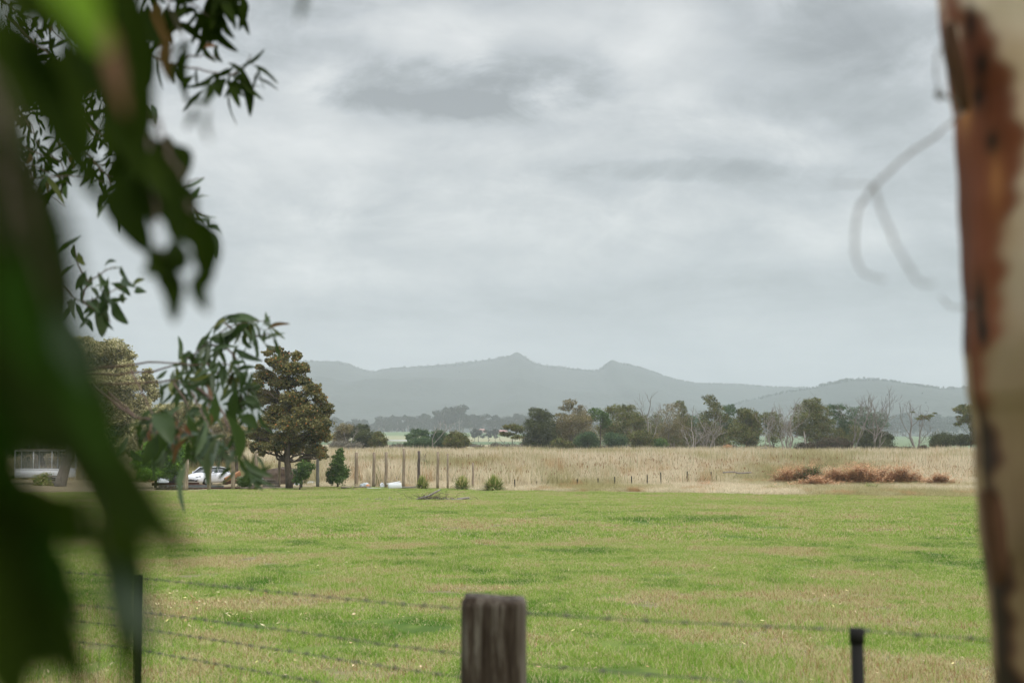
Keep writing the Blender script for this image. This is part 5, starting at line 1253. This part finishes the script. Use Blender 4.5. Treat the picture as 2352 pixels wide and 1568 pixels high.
def left_gum():
    B = np.array([-2.6, -.4, 0.])
    rt = empty('hanging_gum_tree', B, label='gum tree with long drooping dark leaves hanging close over the near left', cat='tree')
    R = rng(900)
    # trunk and limbs stand beside the viewer, out of the picture
    mb = MB(); tk = curve([B, B + [.1, .1, 1.5], B + [0, .2, 3.2], B + [.3, .3, 4.6]], 16); mb.tube(tk, np.linspace(.26, .14, len(tk)), 18); mb.build('trunk', M['greybark'], rt, smooth=True)
    LB = Leaves()
    mb = MB()
    def pp(x, y, d): return W(x, y, d)
    limbs = [[B + [0, .2, 3.2], B + [.8, 1.2, 3.9], pp(-200, -700, 3.6), pp(150, -420, 4.4), pp(420, -300, 5.0)],
             [B + [.1, .1, 2.0], B + [.3, 1.4, 2.4], pp(-700, 500, 3.0), pp(-300, 700, 4.2), pp(60, 860, 4.6)],
             [B + [.3, .3, 4.2], B + [1.4, .9, 4.0], pp(0, -1800, 1.4), pp(300, -1300, 1.0)]]
    for l in limbs: c = curve(l, 24); mb.tube(c, np.linspace(.07, .010, len(c)), 8)
    mb.build('limb', M['greybark'], rt, smooth=True)

    def spray(name, twigs, n_leaf, L, wd, mat, seed, down=.8, explicit=(), r0=.004, jitter=.02, tipbias=.35):
        """a hanging branchlet: twig mesh with its leaves as a sub-part"""
        R = rng(seed); tb = MB(); lv = Leaves(); cs = []
        for tw in twigs:
            c = curve([pp(*q) for q in tw], 22); c = c + R.normal(size=c.shape) * .0015; cs.append(c); tb.tube(c, np.linspace(r0, r0 * .3, len(c)), 6, False)
        o = tb.build('branchlet', TW, rt, smooth=True)
        ln = np.array([np.linalg.norm(np.diff(c, axis=0), axis=1).sum() for c in cs]); 
        for i in range(n_leaf):
            c = cs[R.choice(len(cs), p=ln / ln.sum())]; k = int((tipbias + (1 - tipbias) * R.uniform(0, 1) ** .8) * (len(c) - 1)); a = c[k] + R.normal(size=3) * jitter
            l = L * R.uniform(.6, 1.25); dr = np.array([R.normal() * .45, R.normal() * .4, -down * R.uniform(.5, 1.3)]); 
            if R.uniform() < .18: dr[2] *= -.3; dr[0] += .6
            dr /= np.linalg.norm(dr); lv.leaf(a, a + dr * l, wd * R.uniform(.7, 1.3), R)
        for q in explicit:
            x0, y0, x1, y1, w, dd = q[:6]; w = w * (1.22 if .8 < dd < 1.3 else 1)
            a, b = pp(x0, y0, dd), pp(x1, y1, dd * R.uniform(.97, 1.03)); lv.leaf(a, b, w * dd / F, R, facing=np.array([0, -1, .1]), bx=q[6] if len(q) > 6 else None)
        return lv, o
    # A the bright mid cluster
    A_tw = [[(20, 830, 4.8), (190, 858, 4.8), (300, 856, 4.8), (370, 848, 4.8), (430, 822, 4.8), (480, 785, 4.8), (540, 745, 4.8), (610, 738, 4.8)],
            [(20, 900, 4.7), (195, 853, 4.7), (300, 838, 4.7), (360, 832, 4.7), (440, 838, 4.7), (520, 836, 4.7), (560, 860, 4.7)],
            [(60, 890, 4.6), (210, 882, 4.6), (330, 880, 4.6), (400, 874, 4.6), (450, 888, 4.6), (480, 920, 4.6)],
            [(212, 880, 4.4), (260, 920, 4.4), (305, 952, 4.4), (335, 966, 4.4), (380, 985, 4.4), (430, 1010, 4.4)],
            [(430, 822, 4.8), (470, 830, 4.8), (500, 860, 4.8), (545, 900, 4.8), (560, 950, 4.8)],
            [(480, 790, 4.8), (520, 800, 4.8), (545, 830, 4.8), (550, 880, 4.8), (560, 930, 4.8)],
            [(450, 888, 4.6), (500, 930, 4.5), (530, 990, 4.4), (560, 1050, 4.3), (590, 1080, 4.3)],
            [(540, 745, 4.8), (590, 770, 4.8), (620, 765, 4.8)]]
    ex = [(520, 742, 598, 738, 26, 4.8), (600, 755, 624, 748, 8, 4.8), (488, 755, 545, 728, 12, 4.8), (480, 778, 548, 770, 30, 4.8), (555, 770, 580, 800, 12, 4.8), (540, 800, 605, 830, 14, 4.8), (608, 790, 632, 800, 10, 4.8), (625, 770, 640, 830, 8, 4.8),
          (546, 955, 590, 985, 26, 4.3), (560, 910, 598, 940, 20, 4.8), (495, 900, 470, 985, 30, 4.2), (430, 950, 445, 1040, 26, 4.2), (520, 950, 548, 1060, 26, 4.0), (300, 1030, 340, 1060, 14, 4.4), (350, 950, 395, 1020, 40, 4.0), (545, 890, 540, 975, 24, 4.6),
          (555, 1050, 630, 1095, 18, 4), (470, 960, 448, 1050, 18, 4.2), (500, 1000, 480, 1120, 22, 3.8), (560, 1060, 640, 1125, 14, 4), (430, 1060, 425, 1180, 18, 3.2), (360, 1000, 330, 1070, 30, 4), (400, 980, 355, 1060, 30, 4)]
    lv, o = spray('spray', A_tw, 235, .088, .0155, ML, 910, explicit=ex, r0=.0048, tipbias=.55); lv.build('leaves', ML, o)
    lv, o = spray('spray', [[(300, 850, 4.4), (370, 980, 4.2), (420, 1010, 4.0)], [(440, 900, 4.2), (470, 960, 4.0), (500, 1020, 3.8)]], 24, .075, .015, MG, 911, r0=.003); lv.build('leaves', MG, o)
    lv, o = spray('spray', [[(212, 880, 4.4), (300, 950, 4.3), (380, 970, 4.2), (440, 1000, 4.1)]], 8, .065, .014, MR, 912, r0=.004); lv.build('leaves', MR, o)
    lv, o = spray('spray', [[(250, 900, 4.5), (320, 960, 4.4), (370, 1000, 4.3), (400, 1040, 4.3)], [(320, 960, 4.4), (390, 965, 4.3), (450, 985, 4.3), (500, 1030, 4.2)], [(400, 880, 4.5), (430, 930, 4.4), (440, 980, 4.4)]], 78, .075, .0155, ML, 919, r0=.0035, tipbias=.25); lv.build('leaves', ML, o)
    # B small spray at left middle
    lv, o = spray('spray', [[(60, 600, 4.4), (140, 650, 4.4), (188, 692, 4.4), (250, 672, 4.4), (300, 650, 4.4)], [(188, 692, 4.4), (205, 650, 4.4), (245, 620, 4.4), (270, 612, 4.4)], [(205, 650, 4.4), (182, 610, 4.4), (172, 565, 4.4)], [(188, 692, 4.4), (225, 715, 4.4), (255, 740, 4.4)]], 40, .07, .018, ML, 913,
                  explicit=[(172, 560, 180, 600, 10, 4.4), (285, 632, 312, 660, 20, 4.4), (240, 612, 268, 600, 10, 4.4), (255, 650, 300, 680, 16, 4.4), (225, 690, 235, 775, 30, 4.4), (262, 690, 295, 745, 26, 4.4), (240, 660, 225, 730, 18, 4.4), (195, 640, 215, 655, 12, 4.4)], r0=.0035, tipbias=.3); lv.build('leaves', ML, o)
    # C top spray reaching right
    lv, o = spray('spray', [[(250, 60, 3.4), (330, 115, 3.4), (400, 150, 3.4), (470, 162, 3.4), (530, 172, 3.4), (575, 180, 3.4)], [(530, 172, 3.4), (560, 155, 3.4), (575, 125, 3.4)], [(400, 150, 3.4), (440, 130, 3.4), (500, 130, 3.4)]], 26, .075, .014, MD, 914,
                  explicit=[(540, 165, 575, 270, 24, 3.4), (560, 170, 605, 232, 26, 3.4), (545, 175, 552, 250, 20, 3.4), (520, 178, 505, 225, 26, 3.4), (500, 100, 512, 145, 12, 3.4), (560, 155, 578, 135, 8, 3.4), (585, 178, 640, 208, 6, 3.4), (530, 200, 545, 290, 6, 3.4)], r0=.0035, tipbias=.2); lv.build('leaves', MD, o)
    # D top sprays
    lv, o = spray('spray', [[(200, -160, 3.2), (330, -60, 3.2), (430, 0, 3.2), (480, 40, 3.2)], [(330, -60, 3.2), (360, 20, 3.2), (380, 70, 3.2)], [(400, -120, 3.2), (500, -40, 3.2), (540, 0, 3.2)]], 60, .085, .018, MD, 915,
                  explicit=[(440, 20, 482, 88, 16, 3.2), (485, -20, 495, 100, 22, 3.2), (505, 0, 515, 60, 16, 3.2), (520, -10, 540, 50, 22, 3.2), (550, -20, 552, 30, 10, 3.2), (400, 50, 470, 100, 22, 3.2)], r0=.004, tipbias=.2); lv.build('leaves', MD, o)
    # fine leaves further back, glimpsed through the gaps
    tw = []
    Rb = rng(930)
    for i in range(34):
        x = Rb.uniform(-40, 280); y = Rb.uniform(-60, 400); dd = Rb.uniform(4.6, 6.5); tw.append([(x - 60, y - 60, dd), (x, y, dd), (x + Rb.uniform(0, 80), y + Rb.uniform(0, 60), dd), (x + Rb.uniform(20, 120), y + Rb.uniform(40, 140), dd)])
    lv, o = spray('spray', tw, 620, .085, .017, MD, 916, r0=.004, tipbias=0.); lv.build('leaves', MD, o)
    lv, o = spray('spray', [[(300, 420, 4.2), (400, 440, 4.2), (440, 415, 4.2), (470, 408, 4.2)], [(400, 440, 4.2), (450, 480, 4.2), (480, 500, 4.2)], [(60, 410, 4.4), (160, 405, 4.4), (260, 420, 4.4)]], 16, .06, .014, ML, 917,
                  explicit=[(475, 518, 512, 545, 16, 4.2), (468, 530, 500, 597, 18, 4.2), (440, 500, 478, 500, 16, 4.2), (450, 535, 465, 570, 14, 4.2), (425, 430, 470, 408, 10, 4.2), (440, 480, 500, 500, 8, 4.2), (100, 400, 150, 470, 14, 4.4), (118, 530, 150, 540, 9, 4.2), (330, 230, 360, 275, 20, 4.0), (350, 240, 358, 290, 14, 4.0)], r0=.0028, tipbias=.1); lv.build('leaves', ML, o)
    # E half near strings of leaves, strongly blurred
    E1 = [(255, 60, 300, 300, 70, 1.3), (270, 200, 330, 420, 60, 1.2), (300, 300, 350, 520, 60, 1.1), (365, 330, 400, 560, 60, 1.1), (400, 330, 420, 420, 44, 1.3), (395, 70, 392, 190, 26, 1.6), (432, 90, 430, 240, 22, 1.6), (425, 235, 485, 243, 16, 1.5), (480, 185, 468, 244, 30, 1.6), (410, 120, 432, 215, 22, 1.6), (445, 240, 425, 300, 14, 1.0), (478, 240, 484, 330, 16, .8), (395, 130, 440, 100, 18, 1.6),
          (290, 150, 350, 330, 62, 1.1), (345, 310, 420, 460, 92, 1.1), (385, 310, 415, 395, 40, 1.5), (330, 330, 310, 480, 70, 1.1), (300, 380, 345, 590, 82, 1.0), (400, 400, 445, 570, 90, 1.0), (345, 440, 372, 500, 44, 1.1),
          (430, 480, 478, 660, 76, .95), (340, 560, 395, 690, 66, .95), (375, 600, 400, 745, 46, .9), (460, 610, 478, 720, 34, .85), (345, 585, 415, 640, 60, .9), (385, 560, 430, 620, 50, .95),
          (310, 240, 340, 420, 64, 1.1), (275, 330, 320, 470, 56, 1.1), (395, 545, 440, 600, 40, .9), (300, 40, 345, 250, 60, 1.2), (350, 340, 385, 470, 60, 1.0), (360, 0, 385, 100, 40, 2.2), (330, 20, 375, 110, 44, 2.2), (300, 90, 350, 160, 44, 2.)]
    lv, o = spray('spray', [[(150, -500, 1.2), (260, -100, 1.15), (320, 200, 1.1), (350, 400, 1.0), (370, 600, .95)], [(320, 200, 1.1), (400, 380, 1.05), (450, 520, .95)], [(300, -200, 1.6), (400, 40, 1.6), (430, 120, 1.6)]], 0, .1, .02, MD, 918, explicit=E1, r0=.002); lv.build('leaves', MD, o)
    # F very near leaves
    def near(name, items, mat, seed):
        lv, o = spray('spray', [[(-500, -900, .5), (-200, -400, .5), (items[0][0], items[0][1], items[0][5])]], 0, .1, .02, mat, seed, explicit=items, r0=.0012)
        lv.build('leaves', mat, o)
    near('n', [(20, 20, 245, 482, 100, .62, .02), (-110, -160, 60, 560, 190, .50, -.02), (-60, 60, 64, 420, 120, .55, .03), (140, -90, 245, 250, 150, .62, -.03), (140, 100, 212, 355, 110, .75, .03), (110, -60, 95, 74, 100, .6, 0), (230, -20, 305, 340, 110, .8, .02), (285, -80, 345, 320, 110, .75, .02),
               (210, -60, 300, 140, 110, .8, 0), (170, -100, 300, 60, 100, .9, 0), (320, 60, 348, 200, 40, 1.2, 0), (-20, 420, 125, 700, 150, .5, 0), (250, 180, 330, 420, 84, .9, 0), (40, -60, 60, 60, 60, .7, 0)], MD, 950)
    near('n', [(60, 520, 448, 1308, 210, .36, .115), (-130, 200, 110, 1060, 330, .38, -.03), (0, 380, 150, 1045, 190, .42, -.03), (-60, 500, 140, 1000, 200, .45, 0), (60, 600, 240, 1130, 180, .40, .04), (-90, 780, 10, 1540, 160, .38, 0), (45, 1120, 205, 1600, 150, .40, .02), (-40, 1080, 110, 1560, 190, .38, 0), (-90, 1150, 42, 1640, 150, .36, 0), (50, 1085, 112, 1345, 150, .46, 0), (0, 1090, 60, 1420, 150, .44, 0), (262, 1060, 308, 1620, 128, .42, -.02),
               (180, 900, 340, 1350, 120, .45, .02), (120, 1120, 200, 1260, 80, .5, 0), (-60, 900, 40, 1260, 140, .4, 0), (225, 1150, 275, 1380, 70, .45, 0), (10, 1300, 60, 1600, 90, .5, 0), (150, 700, 300, 1120, 130, .5, .05), (-60, 1000, 60, 1500, 160, .5, 0)], MD, 951)
    near('n', [(120, -120, 240, 125, 104, .40, 0)], MY_, 952)
    near('n', [(238, 30, 288, 270, 50, .52, 0)], MR, 953)
    MF = m_gumleaf('soft_green_gum_leaf', (.012, .032, .003), (.022, .050, .006), .18, (.05, .14, .005), .9)
    near('n', [(20, 560, 120, 900, 90, .335, .03), (95, 1180, 215, 1440, 70, .36, .03), (-40, 880, 60, 1160, 90, .35, 0), (150, 820, 290, 1090, 70, .34, .05)], MF, 956)
    near('n', [(128, 700, 215, 900, 60, .345, 0), (20, 230, 80, 400, 60, .5, 0)], MG, 957)
    near('n', [(240, 1280, 372, 1475, 74, .36, 0)], MG, 954)
    near('n', [(692, -60, 684, 56, 22, .8)], MD, 955)
    # unseen crown added overhead and behind the viewer to shade the near leaves
    Rc = rng(970); V = []; k = 9000
    lob = [(-1.8, -.9, 3.1, 1.8, 1.5, 1.0), (-1.2, -1.6, 2.1, 1.2, .8, 1.1), (-2.6, -.8, 1.8, 1.0, 1.0, 1.2), (-1.0, -1.4, 3.6, 1.4, 1.3, .8), (-2.2, 1.0, 4.4, 1.4, 1.4, .6), (-1.2, -1.5, .9, .9, .6, .7), (-.2, .6, 4.6, 1.6, 1.2, .6)]
    V, Q, rn, cl = crown(lob, 16000, .13, Rc, .3, .3, .3)
    mesh_np('crown', V, Q, ML, rt, {'rnd': rn})
left_gum()

# ================================================================== SKY, AIR, LIGHT, CAMERA
SUN_EL, SUN_AZ = math.radians(52), math.radians(140)     # azimuth measured from the view direction, clockwise
def sky():
    w = bpy.data.worlds.new("World"); sc.world = w; w.use_nodes = True; t = w.node_tree; t.nodes.clear()
    T = NT.__new__(NT); T.t = t; T.m = None; T.out = t.nodes.new('ShaderNodeOutputWorld')
    s = T.n('ShaderNodeTexSky', sky_type='NISHITA', sun_disc=False); s.sun_elevation = SUN_EL; s.sun_rotation = SUN_AZ; s.dust_density = 2
    g = T.n('ShaderNodeTexCoord').outputs['Generated']
    sep = T.n('ShaderNodeSeparateXYZ'); T.l(g, sep.inputs[0]); x, y, z = sep.outputs
    zc_ = T.math('ADD', T.math('MAXIMUM', z, 0.0), .07)
    u = T.math('DIVIDE', x, zc_); v = T.math('DIVIDE', y, zc_)
    cb = T.n('ShaderNodeCombineXYZ'); T.l(u, cb.inputs[0]); T.l(v, cb.inputs[1]); pl = cb.outputs[0]
    n1 = T.noise(T.mapv(pl, (1, .8, 1), (3.1, 1.7, 0)), .55, 7, .58, .5)
    n2 = T.noise(T.mapv(pl, (1, .7, 1), (11.3, 4.2, 0)), 1.5, 6, .62, .35)
    n3 = T.noise(T.mapv(g, (4, 4, 8.5), (0, 0, 2.4)), 1.6, 8, .58, .6)
    n4 = T.noise(T.mapv(g, (9, 9, 17), (4, 1, 1)), 1.5, 8, .60, .5)
    f = T.math('ADD', T.math('ADD', T.math('MULTIPLY', n1, .30), T.math('ADD', T.math('MULTIPLY', n2, .18), T.math('ADD', T.math('MULTIPLY', n3, .34), T.math('MULTIPLY', n4, .26)))), -.04)
    # particular clouds, by bearing and height
    az = T.math('DIVIDE', x, T.math('MAXIMUM', y, .05)); el = T.math('DIVIDE', z, T.math('MAXIMUM', y, .05))
    wob = T.math('MULTIPLY', T.math('SUBTRACT', n4, .5), 5.0); wob2 = T.math('MULTIPLY', T.math('SUBTRACT', n3, .5), 3.0)
    def blob(px, py, rx, ry, amt, edge=(2.3, -.5)):
        nonlocal f
        a0 = (px - CX) / F; e0 = (HY - py) / F * 1.0
        q1 = T.math('DIVIDE', T.math('SUBTRACT', az, a0), rx / F); q2 = T.math('DIVIDE', T.math('SUBTRACT', el, e0), ry / F)
        q = T.math('ADD', T.math('ADD', T.math('MULTIPLY', q1, q1), T.math('MULTIPLY', q2, q2)), T.math('ADD', wob, wob2))
        f = T.math('ADD', f, T.math('MULTIPLY', T.math('MULTIPLY', T.smooth(q, *edge), T.math('GREATER_THAN', y, .1)), amt * 1.35))
    for b in ((1080, 190, 300, 62, -.105), (1230, 130, 130, 75, -.05), (880, 225, 110, 26, -.05), (1130, 232, 170, 24, -.045), (1600, 385, 230, 22, -.07), (790, 490, 110, 26, -.06), (640, 60, 170, 90, -.055), (2000, 70, 180, 90, -.05),
              (1900, 230, 300, 40, -.02), (1050, 60, 260, 50, .05), (1420, 60, 200, 110, .06), (740, 200, 90, 80, .05), (1000, 330, 360, 45, .035), (1580, 130, 130, 110, .05), (560, 340, 260, 90, .04),
              (1300, 600, 700, 50, .012), (1400, 680, 900, 34, -.02), (850, 720, 200, 16, -.035), (1780, 640, 300, 30, -.02), (2050, 520, 200, 40, .02)):
        blob(*b)
    lo = T.smooth(el, 0.02, .20)
    con = T.math('ADD', T.math('MULTIPLY', lo, 1.35), .8)            # the distant deck is smoother
    f = T.math('ADD', T.math('MULTIPLY', T.math('SUBTRACT', f, .5), con), .5)
    c = T.ramp(f, [(.16, (.33, .355, .385)), (.38, (.455, .49, .52)), (.50, (.56, .595, .63)), (.60, (.66, .69, .715)), (.76, (.86, .88, .89))])
    up = T.smooth(z, .30, .75)
    cs = T.n('ShaderNodeVectorMath', operation='SCALE'); T.l(c, cs.inputs[0]); T.put(cs.inputs[3], T.math('ADD', T.math('MULTIPLY', up, SKY_UP), SKY_K))
    mx = T.mix(.985, s.outputs[0], cs.outputs[0])
    bg = T.n('ShaderNodeBackground'); T.l(mx, bg.inputs[0]); bg.inputs[1].default_value = .1; T.l(bg.outputs[0], T.out.inputs[0])
SKY_K = 8.2; SKY_UP = 26.0
sky()
L = bpy.data.lights.new('sun', 'SUN'); L.energy = 1.5; L.angle = math.radians(10); L.color = (1, .93, .83)
so = bpy.data.objects.new('sun', L); C.objects.link(so); so['kind'] = 'structure'
sd = Vector((math.sin(SUN_AZ) * math.cos(SUN_EL), math.cos(SUN_AZ) * math.cos(SUN_EL), math.sin(SUN_EL)))
so.rotation_euler = sd.to_track_quat('Z', 'Y').to_euler(); so.location = (0, -20, 60)

def haze():
    mb = MB(); mb.box([0, 2450, 150], (9600, 5200, 320)); m = bpy.data.materials.new('haze'); m.use_nodes = True; t = m.node_tree; t.nodes.clear()
    o = t.nodes.new('ShaderNodeOutputMaterial'); v = t.nodes.new('ShaderNodeVolumePrincipled'); v.inputs['Color'].default_value = (.74, .80, .83, 1); v.inputs['Density'].default_value = HAZE
    t.links.new(v.outputs[0], o.inputs['Volume']); ob = mb.build('haze', m); tag(ob, 'pale damp haze filling the valley', 'haze', kind='stuff'); ob.display_type = 'WIRE'
HAZE = .00024
haze()
cam = bpy.data.cameras.new('camera'); co = bpy.data.objects.new('camera', cam); C.objects.link(co); sc.camera = co
cam.sensor_width = 36; cam.lens = F * 36 / 2352; cam.clip_start = .03; cam.clip_end = 20000
co.location = (0, 0, EYE); co.rotation_euler = (PI / 2 + TH, 0, 0)
cam.dof.use_dof = True; cam.dof.focus_distance = 90; cam.dof.aperture_fstop = 4.5
vs = sc.view_settings; sc.display_settings.display_device = 'sRGB'; vs.view_transform = 'Standard'; vs.look = 'None'; vs.gamma = 1; vs.exposure = .18; vs.use_curve_mapping = False
cy = sc.cycles; cy.use_denoising = True; cy.max_bounces = 6; cy.diffuse_bounces = 3; cy.glossy_bounces = 2; cy.transmission_bounces = 2; cy.volume_bounces = 1; cy.transparent_max_bounces = 8
cy.volume_step_rate = 1
